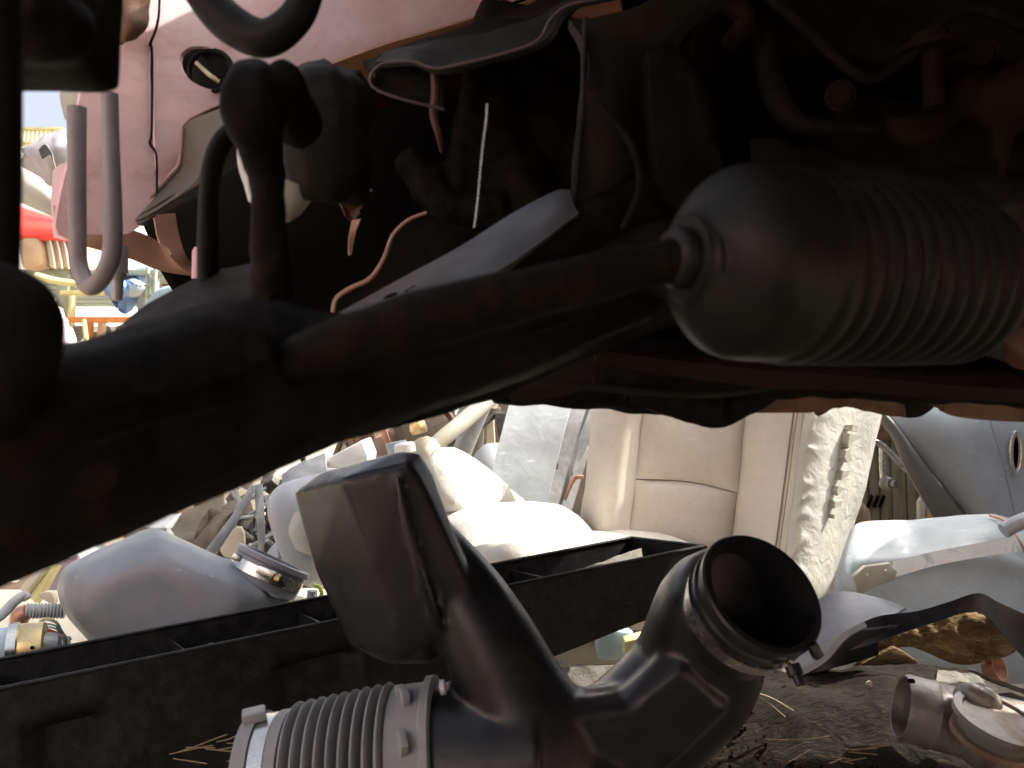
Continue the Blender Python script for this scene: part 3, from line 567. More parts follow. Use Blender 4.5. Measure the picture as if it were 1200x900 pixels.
# ============================================================ intake duct with resonator, bellows and clamps
duct_t = thing('air_intake_duct', 'satin black forked air intake duct with boxy resonator and round open mouth at front', 'air duct', P(600, 890, .6))
def hull(pts):
    bm = bmesh.new()
    for p in pts: bm.verts.new(P(*p))
    bmesh.ops.convex_hull(bm, input=bm.verts)
    bmesh.ops.delete(bm, geom=[v for v in bm.verts if not v.link_faces], context='VERTS')
    return bm
Ab = P(298, 926, .592); Bb = P(520, 900, .588)
res = hull([(344, 577, .628), (376, 553, .612), (470, 528, .60), (492, 531, .60), (506, 552, .595),
            (400, 562, .574), (478, 544, .572), (494, 566, .572), (550, 690, .570),
            (436, 655, .570), (466, 716, .570), (520, 740, .571), (470, 774, .582),
            (370, 668, .624), (410, 757, .618), (456, 779, .602), (505, 778, .60), (545, 745, .585), (560, 700, .575),
            (350, 580, .66), (480, 540, .67), (380, 690, .66), (420, 752, .66), (540, 740, .66)])
neck = sweep(bmesh.new(), px([(500, 620, .62, 26), (540, 690, .60, 46), (572, 750, .59, 56), (600, 810, .585, 64), (630, 880, .58, 80), (640, 990, .58, 96)]), 28, 4)
axm = (Vector((.50, -.80, .26))).normalized()
C0 = P(903, 706, .545)-axm*.0205
rarm = sweep(bmesh.new(), px([(590, 915, .605, 84), (660, 900, .605, 86), (724, 876, .605, 76), (778, 830, .605, 74), (815, 785, .605, 75)])+[(C0-axm*.030, .0412), (C0-axm*.013, .0400)], 36, 5)
stub = sweep(bmesh.new(), [(Bb-(Bb-Ab).normalized()*.004, .054), (Bb+(Bb-Ab).normalized()*.02, .056), (Bb+(Bb-Ab).normalized()*.07, .060)], 36, 3)
low = sweep(bmesh.new(), px([(520, 900, .60, 112), (580, 906, .60, 104), (660, 930, .59, 100), (720, 940, .59, 90), (760, 930, .59, 60)]), 32, 4)
rib = sweep(bmesh.new(), px([(466, 556, .564, 4), (474, 600, .562, 8), (490, 660, .560, 9), (506, 710, .563, 8), (518, 740, .570, 4)]), 12, 4)
fillet = sweep(bmesh.new(), px([(640, 850, .59, 40), (690, 850, .585, 44), (740, 845, .58, 44)]), 16, 3)
def prism(front, edge, d0=.553, d1=.572, d2=.634, d3=.655):
    cx = sum(p[0] for p in edge)/len(edge); cy = sum(p[1] for p in edge)/len(edge)
    return hull([(x, y, d0) for x, y in front]+[(x, y, d1) for x, y in edge]+[(x, y, d2) for x, y in edge]+[(cx+(x-cx)*.75, cy+(y-cy)*.75, d3) for x, y in edge])
web1 = prism([(560, 850), (662, 848), (730, 830), (800, 850), (760, 930), (560, 940)], [(540, 836), (600, 832), (664, 825), (728, 809), (822, 850), (786, 896), (712, 975), (540, 975)])
web2 = prism([(700, 862), (742, 832), (800, 782), (850, 830), (780, 900)], [(690, 860), (727, 808), (790, 750), (862, 800), (852, 842), (798, 888), (740, 925)])
db = fuse('duct_body', [web1, web2, res, neck, rarm, low, rib, fillet, stub], .0024, duct, duct_t, smooth=10)
cut(db, [sweep(bmesh.new(), [(C0+axm*.02, .0355), (C0-axm*.012, .0352), (C0-axm*.030, .034), (P(820, 782, .607), .032), (P(800, 812, .607), .03)], 36, 4)])
# blue-grey sky-lit land on the right arm is a raised spine; moulding line below it
# mouth ring
Am = P(866, 738, .546); Bm = P(903, 706, .520); axm = (Bm-Am).normalized()
def ringprof(r, wall, l0, l1): return [(l0, r-wall), (l0, r), (l1, r), (l1, r-wall), (l0, r-wall)]
lathe('mouth_collar', C0, C0+axm, [(-.028, .0345), (-.028, .0385), (-.014, .0400), (.000, .0405), (.004, .0425), (.0075, .0425), (.009, .0408), (.013, .0408), (.015, .0428), (.019, .0428), (.0205, .0415), (.0205, .0375), (.004, .036), (-.014, .0355), (-.028, .0345)], duct, duct_t, seg=64, sharp=30)
cl = lathe('hose_clamp', C0, C0+axm, [(-.009, .0400), (-.009, .0428), (.0005, .0432), (.0005, .0405), (-.009, .0400)], steel, duct_t, seg=64)
sidev = axm.cross(Vector((0, 0, 1))).normalized(); upm = sidev.cross(axm).normalized()
if upm.z < 0: upm = -upm
scr = C0+axm*.004-upm*.043+sidev*(-.006)
box('clamp_screw', scr, (.012, .014, .008), steel, cl, (0, .4, .5), .001)
lathe('moulded_peg', C0+axm*.012-upm*.046-sidev*.004, C0+axm*.012-upm*.060-sidev*.004, [(0, 0), (0, .005), (.006, .005), (.006, .003), (.012, .003), (.012, 0)], duct, duct_t, seg=12)
box('mouth_lug', C0+axm*.012+sidev*(-.0)+(-upm)*.040+Vector((.02, 0, .004)), (.006, .006, .010), duct, duct_t, (0, -.5, .2), .001)
# grey concertina hose on the left branch
Lq = (Bb-Ab).length
pr = []; n_r = 9; s0 = .030; stp = (Lq-.030-s0)/n_r
pr += [(s0, .045)]
for k in range(n_r):
    env = .0545+.0065*k/9
    for q in range(10):
        a = q/10; pr.append((s0+(k+a)*stp, env-.0115*(1-abs(math.sin(math.pi*a))**.95)))
pr += [(Lq-.030, .056), (Lq-.022, .056), (Lq-.022, .0575), (Lq-.008, .0575), (Lq-.006, .0615), (Lq-.001, .0615), (Lq, .058), (Lq, .03), (s0, .03), (s0, .045)]
bl = lathe('bellows', Ab, Bb, pr, bellowm, duct_t, seg=72, sharp=50)
lathe('bellows_cuff', Ab, Bb, [(0, .03), (0, .050), (.001, .0515), (.0105, .0515), (.0105, .048), (.0225, .048), (.0225, .0505), (.030, .0505), (.0305, .03), (0, .03)], bellowm, duct_t, seg=64)
lathe('bellows_band', Ab, Bb, [(.0115, .0478), (.0115, .0498), (.0215, .0498), (.0215, .0478), (.0115, .0478)], steel, duct_t, seg=64)
axb = (Bb-Ab).normalized(); sb = axb.cross(Vector((0, 0, 1))).normalized(); ub = sb.cross(axb).normalized()
ub = ub if ub.z > 0 else -ub
box('cuff_nub', Ab+axb*.007+ub*.0525-FWD*.006, (.016, .02, .007), bellowm, duct_t, (0, -.15, .3), .002)
box('cuff_nub', Bb-axb*.022+ub*.0575-FWD*.012, (.006, .008, .010), bellowm, duct_t, (0, -.1, .3), .001)
for t in (.35, .9):
    q = (ub*math.cos(t)-FWD*math.sin(t)).normalized()
    box('cuff_clip', Bb-axb*.018+q*.0585, (.005, .014, .012), bellowm, duct_t, (t*.7, -.1, .3), .001)
lathe('grey_bolt', P(516, 806, .565), P(522, 805, .565), [(0, 0), (0, .005), (.003, .005), (.004, .003), (.004, 0)], vinyl, duct_t, seg=12)
# ============================================================ long black plastic tray
tr = thing('plastic_tray', 'long open black plastic tray lying slanted behind the air duct', 'tray', P(400, 880, .8))
# outer corners: near rim (x,y,d), far rim, near bottom, far bottom
NL, NR = (-220, 852, .70), (826, 640, 1.02)
FL, FR = (-220, 815, .80), (740, 630, 1.16)
def lerp3(a, b, t): return tuple(a[i]+(b[i]-a[i])*t for i in range(3))
NLp, NRp, FLp, FRp = P(*NL), P(*NR), P(*FL), P(*FR)
axis = (NRp-NLp); Lt = axis.length; axis.normalize()
outn = Vector((-axis.y, axis.x, 0)).normalized()
if outn.y > 0: outn = -outn             # towards the viewer
dn = axis.cross(outn).normalized()
if dn.z > 0: dn = -dn
H = .078; TH = .0035
def near_wall(u, v):                    # pressed-in panels
    h = 0
    for a, b in ((.165, .255), (.41, .52)):
        eu = min(max((u-a)/.022, 0), 1)*min(max((b-u)/.022, 0), 1)
        ev = min(max((v-.22)/.08, 0), 1)*min(max((1.05-v)/.08, 0), 1)
        h -= .012*eu*ev
    return h
def wallpatch(name, a, b, depth_dir, h, n=(140, 24), fn=None, t=TH):
    rows = [[a, b], [a+depth_dir*h, b+depth_dir*h]]
    return link(name, patch_bm(rows, nu=n[0], nv=n[1], thick=t, fn=fn, amp=.0006, scale=12), tray_m, tr)
hR = .085
rows = [[NLp+(NRp-NLp)*t for t in (0, .25, .5, .75, 1)], [NLp+(NRp-NLp)*t+dn*(.174-.112*t)-outn*.01 for t in (0, .25, .5, .75, 1)]]
link('tray_side', patch_bm(rows, nu=50, nv=30, thick=TH, fn=near_wall, amp=.0022, scale=12), tray_m, tr)
rows = [[FLp+(FRp-FLp)*t for t in (0, .25, .5, .75, 1)], [FLp+(FRp-FLp)*t+dn*(.16-.112*t) for t in (0, .25, .5, .75, 1)]]
link('tray_side', patch_bm(rows, nu=10, nv=8, thick=TH), tray_m, tr)
link('tray_end', patch_bm([[FRp, NRp], [FRp+dn*.048, NRp+dn*.062]], nu=8, nv=8, thick=TH), tray_m, tr)
rows = [[FLp+(FRp-FLp)*t+dn*(.158-.112*t) for t in (0, .5, 1)], [NLp+(NRp-NLp)*t+dn*(.168-.112*t)-outn*.01 for t in (0, .5, 1)]]
link('tray_floor', patch_bm(rows, nu=10, nv=6, thick=TH), tray_m, tr)
bm = bmesh.new(); sweep(bm, [(NLp-outn*.001, .0022), (NRp-outn*.001, .0022)], 8, 30); link('rim', bm, tray_m, tr)
bm = bmesh.new(); sweep(bm, [(FLp, .002), (FRp, .002)], 8, 12); sweep(bm, [(FRp, .002), (NRp, .0019)], 8, 4); link('rim', bm, tray_m, tr)
for t in (.16, .345, .50, .80):
    a = NLp.lerp(NRp, t); b = FLp.lerp(FRp, t)
    link('divider', patch_bm([[b+dn*.012, a-outn*.003+dn*.014], [b+dn*.035, a-outn*.006+dn*.035]], nu=3, nv=3, thick=.0015), tray_m, tr)
for t in (.36, .62):
    a = NLp.lerp(NRp, t)
    box('snap_tab', a-outn*.006+dn*.004, (.012, .004, .01), tray_m, tr, bevel=.001)
link('tray_lining', patch_bm([[NLp.lerp(NRp, .82)-outn*.03+dn*.004, NLp.lerp(NRp, .93)-outn*.045+dn*-.004], [NLp.lerp(NRp, .80)-outn*.008+dn*.006, NLp.lerp(NRp, .91)-outn*.012+dn*.008]], nu=10, nv=4, thick=.002, amp=.002, scale=60), felt, tr)

# ============================================================ blue grey moulded duct with screw clamp
gd = thing('moulded_duct', 'pale blue-grey curved plastic duct with screw clamp at its narrow end', 'air duct', P(200, 790, 1.05))
ol_ = [(64, 690), (72, 664), (115, 642), (180, 615), (232, 640), (286, 664), (322, 692), (318, 716), (306, 752), (250, 800), (170, 800), (112, 762), (76, 722)]
cx_, cy_ = 205, 705
pts_ = [(x, y, 1.08) for x, y in ol_]+[(cx_+(x-cx_)*.93, cy_+(y-cy_)*.86, 1.03) for x, y in ol_]+[(cx_+(x-cx_)*.66, cy_+(y-cy_)*.55, 1.0) for x, y in ol_]+[(cx_+(x-cx_)*.9, cy_+(y-cy_)*.9, 1.17) for x, y in ol_]
body = fuse('duct_shell', [hull(pts_), sweep(bmesh.new(), px([(250, 712, 1.08, 52), (290, 700, 1.08, 46), (312, 676, 1.08, 42)]), 28, 4)], .004, gduct, gd, smooth=60, amp=.001, scale=10)
Ac = P(304, 690, 1.075); Bc = P(322, 655, 1.085); axc = (Bc-Ac).normalized(); Ac = Ac+axc*.004; Bc = Bc+axc*.004
lathe('outlet_collar', Ac, Bc, [(.0, .036), (.0, .0455), (.028, .0455), (.030, .049), (.036, .049), (.037, .047), (.037, .040), (.0, .036)], gduct, gd, seg=48)
cc = lathe('screw_clamp', Ac, Bc, [(.010, .0456), (.010, .0470), (.023, .0470), (.023, .0456), (.010, .0456)], steel, gd, seg=48)
scw = P(312, 671, 1.02)
box('screw_housing', scw, (.022, .010, .010), steel, cc, (0, .42, -.1), .002)
lathe('screw_head', scw-axc.cross(FWD)*.012, scw-axc.cross(FWD)*.022, [(0, 0), (0, .005), (.006, .005), (.006, 0)], gold, cc, seg=6)
bm = bmesh.new()
side = axc.cross(FWD).normalized()
side = side if side.x > 0 else -side
for k in range(11):
    p_ = P(322+2.6*k, 673.5+1.15*k, 1.022+.0013*k*k*.3); box_bm(bm, p_, (.0008, .001, .008), (0, .42, 0))
link('band_slots', bm, doord, cc)
box('band_tail', P(277, 653, 1.05), (.010, .008, .008), steel, cc, (0, .42, 0), .002)

# ============================================================ beige leather seat
st = thing('beige_car_seat', 'beige leather car seat with sunlit right bolster, standing behind the black tray', 'car seat', P(800, 800, 1.7))
def pillow(name, rows, m=leather, puff=.014, seed=0, parent=st, thick=.04, nu=8, nv=8, pw=8, amp=.0035, scale=14, fn=None):
    return patch(name, rows, m, parent, nu=nu, nv=nv, thick=thick, puff=puff, pw=pw, amp=amp, scale=scale, seed=seed, fn=fn)
# backrest, seen from its front, leaning back
pillow('left_bolster', [[(706, 400, 1.90), (738, 395, 1.84), (764, 400, 1.82)], [(694, 490, 1.86), (728, 486, 1.79), (753, 490, 1.79)], [(686, 560, 1.83), (718, 556, 1.76), (745, 562, 1.77)], [(676, 640, 1.80), (708, 640, 1.73), (735, 650, 1.74)]], seed=1, puff=.007)
pillow('upper_panel', [[(766, 400, 1.82), (824, 398, 1.82), (884, 404, 1.81)], [(753, 490, 1.79), (812, 488, 1.79), (872, 494, 1.78)], [(745, 561, 1.77), (806, 564, 1.77), (864, 577, 1.76)]], seed=2, puff=.012, amp=.005)
pillow('lower_panel', [[(745, 562, 1.77), (806, 565, 1.77), (863, 578, 1.76)], [(740, 606, 1.755), (800, 610, 1.755), (858, 620, 1.745)], [(734, 655, 1.74), (796, 660, 1.74), (850, 670, 1.73)]], seed=3, puff=.014, amp=.004)
pillow('right_bolster', [[(886, 404, 1.81), (925, 398, 1.74), (962, 400, 1.68)], [(873, 494, 1.78), (905, 488, 1.72), (941, 490, 1.66)], [(865, 577, 1.76), (895, 572, 1.70), (930, 574, 1.64)], [(851, 670, 1.73), (880, 670, 1.67), (917, 672, 1.61)]], seed=4, puff=.010)
def wrinkle(u, v):
    s_ = math.sin(v*74+7*noise.noise(Vector((v*9, u*2, 0))))
    return .0045*max(0, s_)**1.5*math.exp(-((u-.14)/.15)**2)
pillow('side_facing', [[(963, 400, 1.68), (1000, 398, 1.71), (1058, 404, 1.82)], [(942, 490, 1.66), (975, 486, 1.68), (1034, 486, 1.79)], [(931, 574, 1.64), (963, 574, 1.66), (1012, 580, 1.77)], [(918, 672, 1.61), (948, 676, 1.63), (978, 680, 1.73)], [(914, 712, 1.60), (936, 716, 1.62), (960, 716, 1.7)]], leatherc, nu=24, nv=26, puff=.012, fn=wrinkle, amp=.002)
patch('seat_back_shell', [[(706, 400, 1.94), (880, 395, 1.93), (1060, 402, 1.86)], [(680, 640, 1.88), (850, 670, 1.87), (975, 690, 1.78)]], khaki, st, nu=8, nv=6, thick=.03)
for dx in (0, 5):
    tube('stitch_seam', [(944.5+dx, 400, 1.70-.008*dx, .9), (929+dx, 490, 1.666-.006*dx, .9), (918+dx, 574, 1.648-.006*dx, .9), (906+dx, 660, 1.62-.006*dx, .9)], leatherd, st, seg=5, n=5)
# cuts in the side panel showing dark foam
for pts in ([(1000, 498), (1007, 499), (1004, 506), (998, 504)], [(996, 508), (1010, 512), (1000, 518), (994, 520)], [(992, 528), (998, 524), (996, 532), (1000, 540), (993, 542), (990, 536)],
            [(988, 552), (996, 551), (994, 558), (986, 563)], [(983, 570), (991, 573), (986, 576), (982, 581), (981, 575)], [(979, 588), (988, 586), (986, 592), (978, 596)], [(977, 603), (980, 604), (978, 608)]):
    o = slab('torn_slit', [(x, y, 1.650+.0014*(x-985)) for x, y in pts], khaki, st, thick=.03, bevel=0)
# cushion
pillow('seat_cushion', [[(600, 634, 1.80), (690, 622, 1.82), (790, 630, 1.74), (870, 660, 1.66)], [(596, 650, 1.62), (680, 640, 1.60), (780, 644, 1.56), (866, 668, 1.52)], [(590, 672, 1.44), (670, 660, 1.42), (760, 664, 1.40), (850, 690, 1.38)], [(590, 720, 1.36), (670, 712, 1.34), (760, 712, 1.33), (840, 730, 1.32)]], leatherc, puff=.008, nu=10, nv=9, amp=.010, scale=7, thick=.06, seed=9)
pillow('cushion_bolster', [[(520, 598, 1.74), (560, 592, 1.72), (640, 590, 1.76), (676, 604, 1.80), (700, 626, 1.84)], [(515, 612, 1.60), (560, 602, 1.58), (640, 602, 1.60), (672, 614, 1.66), (698, 630, 1.74)], [(530, 650, 1.52), (560, 650, 1.48), (640, 646, 1.50), (670, 640, 1.56), (696, 636, 1.66)]], leatherc, puff=.006, nu=8, nv=8, amp=.003, thick=.05, seed=11)
pillow('cushion_front', [[(556, 640, 1.44), (590, 636, 1.40), (624, 650, 1.38)], [(560, 662, 1.40), (592, 652, 1.36), (620, 660, 1.36)], [(570, 684, 1.38), (596, 682, 1.35), (616, 676, 1.36)]], leatherc, puff=.01, nu=6, nv=6, amp=.003, thick=.05, seed=12)
fuse('seat_base', [box_bm(bmesh.new(), P(720, 745, 1.6)+Vector((0, 0, -.02)), (.42, .36, .10))], .02, khaki, st, smooth=2)
slab('recline_lever', [(700, 735, 1.3), (745, 742, 1.3), (742, 775, 1.3), (700, 775, 1.3)], lblue, st, thick=.05, bevel=.008)
slab('base_trim', [(732, 752, 1.25), (757, 745, 1.25), (757, 776, 1.25), (732, 772, 1.25)], yellowp, st, thick=.03, bevel=.004)

# ============================================================ other seat bits
hr = thing('loose_headrest', 'cream headrest glowing in the sun, tipped over left of the beige seat', 'headrest', P(560, 600, 1.65))
pillow('pad', [[(508, 528, 1.72), (524, 525, 1.74), (540, 530, 1.76), (596, 568, 1.86)], [(500, 545, 1.66), (530, 546, 1.66), (560, 556, 1.7), (592, 578, 1.8)], [(510, 575, 1.62), (536, 584, 1.62), (560, 588, 1.66), (584, 592, 1.76)], [(520, 600, 1.62), (545, 604, 1.63), (565, 602, 1.68), (580, 600, 1.76)]], leatherc, parent=hr, puff=.010, pw=10, thick=.08, amp=.002)
slab('shaded_side', [(592, 568, 1.86), (618, 588, 1.88), (600, 592, 1.84), (582, 592, 1.8)], khaki, hr, thick=.02)  # headrest side in shade, put in as a darker material
hb = thing('grey_headrest', 'pale blue-grey headrest with cream patch, half hidden behind the resonator box', 'headrest', P(350, 690, 1.35))
pillow('pad', [[(330, 568, 1.40), (352, 560, 1.40), (400, 548, 1.46)], [(314, 590, 1.36), (345, 590, 1.34), (400, 590, 1.42)], [(318, 620, 1.34), (350, 625, 1.33), (400, 630, 1.40)], [(334, 650, 1.34), (360, 662, 1.33), (400, 660, 1.40)], [(352, 684, 1.36), (372, 690, 1.36), (400, 690, 1.42)]], vinyl, parent=hb, puff=.02, pw=4, thick=.08, amp=.001, scale=8)
patch('cream_patch', [[(345, 600, 1.30), (360, 598, 1.30), (380, 600, 1.32)], [(338, 622, 1.30), (356, 626, 1.30), (380, 630, 1.32)], [(346, 644, 1.305), (362, 650, 1.305), (380, 652, 1.32)]], leatherc, hb, nu=5, nv=5, thick=.004, puff=.006, pw=2)
lh = thing('round_grey_cushion', 'small round grey-mauve pad lying below the grey headrest', 'cushion', P(335, 680, 1.5))
pillow('pad', [[(318, 640, 1.52), (335, 628, 1.52), (352, 640, 1.52)], [(310, 655, 1.48), (335, 652, 1.46), (362, 655, 1.48)], [(312, 674, 1.5), (335, 680, 1.48), (362, 680, 1.5)]], vinyl, parent=lh, puff=.01, pw=3, thick=.05)

# ============================================================ pale metal panel with slotted flanges
mp = thing('slotted_metal_panel', 'chalky pale blue metal panel with slotted flange leaning left of the beige seat', 'metal panel', P(640, 640, 2.1))
patch('sheet', [[(610, 420, 2.25), (655, 420, 2.24), (690, 420, 2.23)], [(593, 487, 2.16), (630, 487, 2.15), (666, 488, 2.14)], [(582, 530, 2.12), (618, 534, 2.11), (653, 540, 2.1)], [(573, 572, 2.08), (606, 582, 2.07), (640, 592, 2.06)], [(570, 600, 2.05), (600, 610, 2.05), (634, 612, 2.04)]], panelb, mp, nu=8, nv=6, thick=.006, amp=.003, scale=6)
fl = patch('slotted_flange', [[(690, 420, 2.23), (704, 420, 2.23)], [(666, 488, 2.15), (684, 488, 2.15)], [(650, 552, 2.1), (664, 556, 2.1)], [(634, 612, 2.05), (648, 616, 2.05)]], galv, mp, nu=4, nv=5, thick=.004)
cut(fl, [drill(652, 546, 2.1, 2.6, 5), drill(640, 580, 2.07, 2.6, 5)])
patch('valley', [[(704, 420, 2.23), (718, 420, 2.24)], [(680, 490, 2.16), (694, 490, 2.17)], [(660, 560, 2.11), (672, 564, 2.11)], [(646, 614, 2.06), (660, 618, 2.07)]], galv, mp, nu=5, nv=5, thick=.004, puff=-.012, pw=2)
f2 = patch('slotted_flange', [[(716, 420, 2.22), (730, 420, 2.22)], [(688, 488, 2.15), (704, 488, 2.15)], [(672, 548, 2.11), (684, 552, 2.11)], [(654, 606, 2.06), (666, 612, 2.06)]], galv, mp, nu=4, nv=5, thick=.004)
cut(f2, [drill(669, 554, 2.1, 2.6, 5), drill(656, 588, 2.07, 2.6, 5), drill(682, 504, 2.14, 1.6, 2)])
tube('copper_hook', [(662, 586, 1.98, 2), (668, 570, 1.98, 2.4), (674, 560, 1.98, 2.6), (684, 559, 1.98, 2.4)], copper, mp, seg=8)
tag(slab('white_trim_strip', [(676, 550, 1.96), (690, 522, 1.96), (692, 528, 1.96), (680, 552, 1.96)], whitep, None, thick=.01, loc=P(680, 550, 1.96)), 'thin white trim strip between slotted panel and beige seat', 'trim strip')

# ============================================================ pipes and pots in the gap above the resonator
p1 = tube('bent_exhaust_pipe', [(502, 560, 1.9, 8), (500, 540, 1.9, 9), (510, 522, 1.9, 9.5), (530, 505, 1.92, 10), (550, 488, 1.95, 10), (575, 466, 2.0, 10)], khaki, None, seg=16, n=4, loc=P(503, 560, 1.9)); tag(p1, 'bent beige pipe rising to the right above the cream headrest', 'pipe')
p2 = tube('steel_tube', [(530, 560, 2.0, 11.5), (545, 520, 2.0, 11.5), (562, 480, 2.0, 11.5), (580, 440, 2.0, 11.5)], galv, None, seg=16, n=3, loc=P(534, 560, 2)); tag(p2, 'weathered blue-grey steel tube crossing behind the bent beige pipe', 'pipe')
pt = thing('ball_joint', 'pale ball joint with brass nut poking up above the resonator box', 'car part', P(495, 540, 1.85))
lathe('socket', P(505, 545, 1.85), P(488, 505, 1.85), [(0, 0), (0, .03), (.03, .034), (.05, .03), (.062, .016), (.064, 0)], creamp, pt, seg=24)
lathe('nut', P(492, 508, 1.83), P(488, 492, 1.83), [(0, 0), (0, .017), (.012, .020), (.026, .017), (.028, .008), (.028, 0)], gold, pt, seg=8)
rg = tube('red_hose_ring', [(505, 484, 2.1, 3), (516, 480, 2.1, 3.6), (526, 486, 2.1, 4), (532, 498, 2.1, 4)], redp, None, seg=10, loc=P(520, 490, 2.1)); tag(rg, 'short curved red hose above the pale ball joint', 'hose')
gr = tube('grey_hose_loop', [(534, 500, 2.05, 3), (540, 482, 2.05, 3.5), (552, 474, 2.05, 3.5), (566, 476, 2.05, 3)], wgrey, None, seg=10, loc=P(545, 490, 2.05)); tag(gr, 'grey hose loop behind the top of the bent beige pipe', 'hose')
pot = thing('blue_grey_canister', 'small blue-grey canister with pale lid left of the ball joint', 'canister', P(470, 540, 1.8))
lathe('can', P(470, 545, 1.8), P(462, 508, 1.8), [(0, 0), (0, .022), (.05, .022), (.05, 0)], lblue, pot, seg=20)
lathe('lid', P(475, 530, 1.76), P(473, 515, 1.76), [(0, 0), (0, .022), (.016, .022), (.02, .018), (.02, 0)], whitep, pot, seg=20)
ct = slab('rusty_strap', [(445, 505, 1.84), (452, 503, 1.84), (461, 528, 1.84), (456, 535, 1.84)], copper, None, thick=.01, loc=P(452, 520, 1.84)); tag(ct, 'short rust-coloured strap left of the blue-grey canister', 'strap')
wp = thing('white_carton', 'white carton bright in the sun above the resonator corner', 'box', P(410, 545, 1.9))
slab('front_face', [(380, 548, 1.9), (386, 536, 1.9), (424, 516, 1.9), (431, 534, 1.9), (430, 552, 1.9)], whitep, wp, thick=.12, bevel=.003)
wd = thing('wooden_crate_post', 'pale timber posts standing between the steel tube and slotted panel', 'timber', P(570, 520, 2.6))
slab('post', [(563, 480, 2.6), (568, 480, 2.6), (566, 524, 2.6), (560, 524, 2.6)], khaki, wd, thick=.05)
slab('post', [(571, 482, 2.62), (578, 482, 2.62), (580, 520, 2.62), (570, 522, 2.62)], creamp, wd, thick=.05)
slab('top_rail', [(560, 478, 2.59), (586, 478, 2.59), (586, 484, 2.59), (560, 484, 2.59)], creamp, wd, thick=.06)
gc = patch('grey_wheel_cover', [[(548, 545, 2.25), (566, 522, 2.25), (590, 518, 2.25)], [(552, 560, 2.22), (572, 548, 2.22), (592, 546, 2.22)], [(560, 580, 2.2), (578, 578, 2.2), (592, 576, 2.2)]], vinyl, None, nu=5, nv=5, thick=.02, puff=.01, pw=2, loc=P(570, 560, 2.2)); tag(gc, 'rounded blue-grey cover tucked behind the slotted metal panel', 'cover')
dk = slab('dark_sheet', [(580, 484, 2.5), (600, 484, 2.5), (590, 520, 2.5), (584, 514, 2.5)], darkm, None, thick=.02, loc=P(590, 510, 2.5)); tag(dk, 'dark narrow sheet wedged behind top left of slotted panel', 'metal sheet')

# ============================================================ left clutter between arm and moulded duct
sk_ = thing('crumpled_seat_cloth', 'crumpled dusty brown seat cloth behind the moulded duct', 'cloth', P(230, 660, 1.7))
patch('fold', [[(200, 620, 1.66), (225, 592, 1.7), (262, 580, 1.74)], [(208, 636, 1.6), (230, 622, 1.62), (256, 606, 1.66)], [(216, 656, 1.62), (235, 655, 1.62), (250, 640, 1.66)]], cloth, sk_, nu=10, nv=10, thick=.03, amp=.02, scale=9, seed=3)
patch('fold', [[(232, 612, 1.58), (258, 590, 1.62), (290, 574, 1.66)], [(225, 640, 1.52), (248, 620, 1.52), (276, 600, 1.58)], [(216, 672, 1.54), (240, 668, 1.52), (256, 640, 1.58)]], cloth, sk_, nu=10, nv=10, thick=.04, amp=.016, scale=10, seed=6)
br = thing('seat_rail_frame', 'pair of bare steel seat rails meeting at a peak behind the clamp', 'seat rail', P(290, 670, 1.4))
slab('angle_bar', [(295, 566, 1.42), (300, 571, 1.42), (292, 590, 1.41), (256, 646, 1.36), (242, 656, 1.35), (238, 648, 1.35), (270, 606, 1.39)], galv, br, thick=.02, bevel=.002)
slab('flat_bar', [(298, 568, 1.44), (308, 566, 1.44), (311, 620, 1.4), (309, 648, 1.38), (303, 646, 1.38), (301, 610, 1.4)], galv, br, thick=.015, bevel=.002)
dk = thing('engine_scrap_heap', 'tangle of small dark and pale metal scrap behind the steel seat rails', 'scrap metal', P(290, 650, 1.7))
bm = bmesh.new(); rr = random.Random(5)
for k in range(70):
    x, y = rr.uniform(255, 345), rr.uniform(585, 670); d = rr.uniform(1.65, 1.95)
    box_bm(bm, P(x, y, d), (rr.uniform(.01, .05), rr.uniform(.01, .04), rr.uniform(.008, .03)), (rr.uniform(0, 3), rr.uniform(0, 3), rr.uniform(0, 3)), .002)
tag(link('metal_bits', bm, darkm, dk), kind='stuff')
bm = bmesh.new()
for k in range(26):
    x, y = rr.uniform(265, 330), rr.uniform(590, 665); d = rr.uniform(1.55, 1.65)
    a = P(x, y, d); b = a+Vector((rr.uniform(-.06, .06), rr.uniform(-.05, .05), rr.uniform(-.03, .06)))
    rod(bm, a, b, rr.uniform(.002, .005), 6)
tag(link('rods', bm, galv, dk), kind='stuff')
pc = slab('cream_bracket_plate', [(270, 622, 1.46), (282, 618, 1.46), (286, 634, 1.46), (282, 655, 1.46), (262, 652, 1.46), (258, 640, 1.46)], creamp, None, thick=.01, curve=2, loc=P(275, 650, 1.46)); tag(pc, 'small cream bracket plate leaning behind the steel seat rails', 'bracket')
gb = patch('grey_body_scrap', [[(330, 556, 1.9), (356, 540, 1.9), (380, 530, 1.9)], [(330, 575, 1.86), (356, 566, 1.86), (384, 560, 1.86)], [(334, 590, 1.85), (360, 580, 1.85), (390, 580, 1.85)]], galv, None, nu=5, nv=5, thick=.01, amp=.006, scale=30, loc=P(350, 580, 1.86)); tag(gb, 'grey punched body scrap above the pale grey headrest', 'metal scrap')

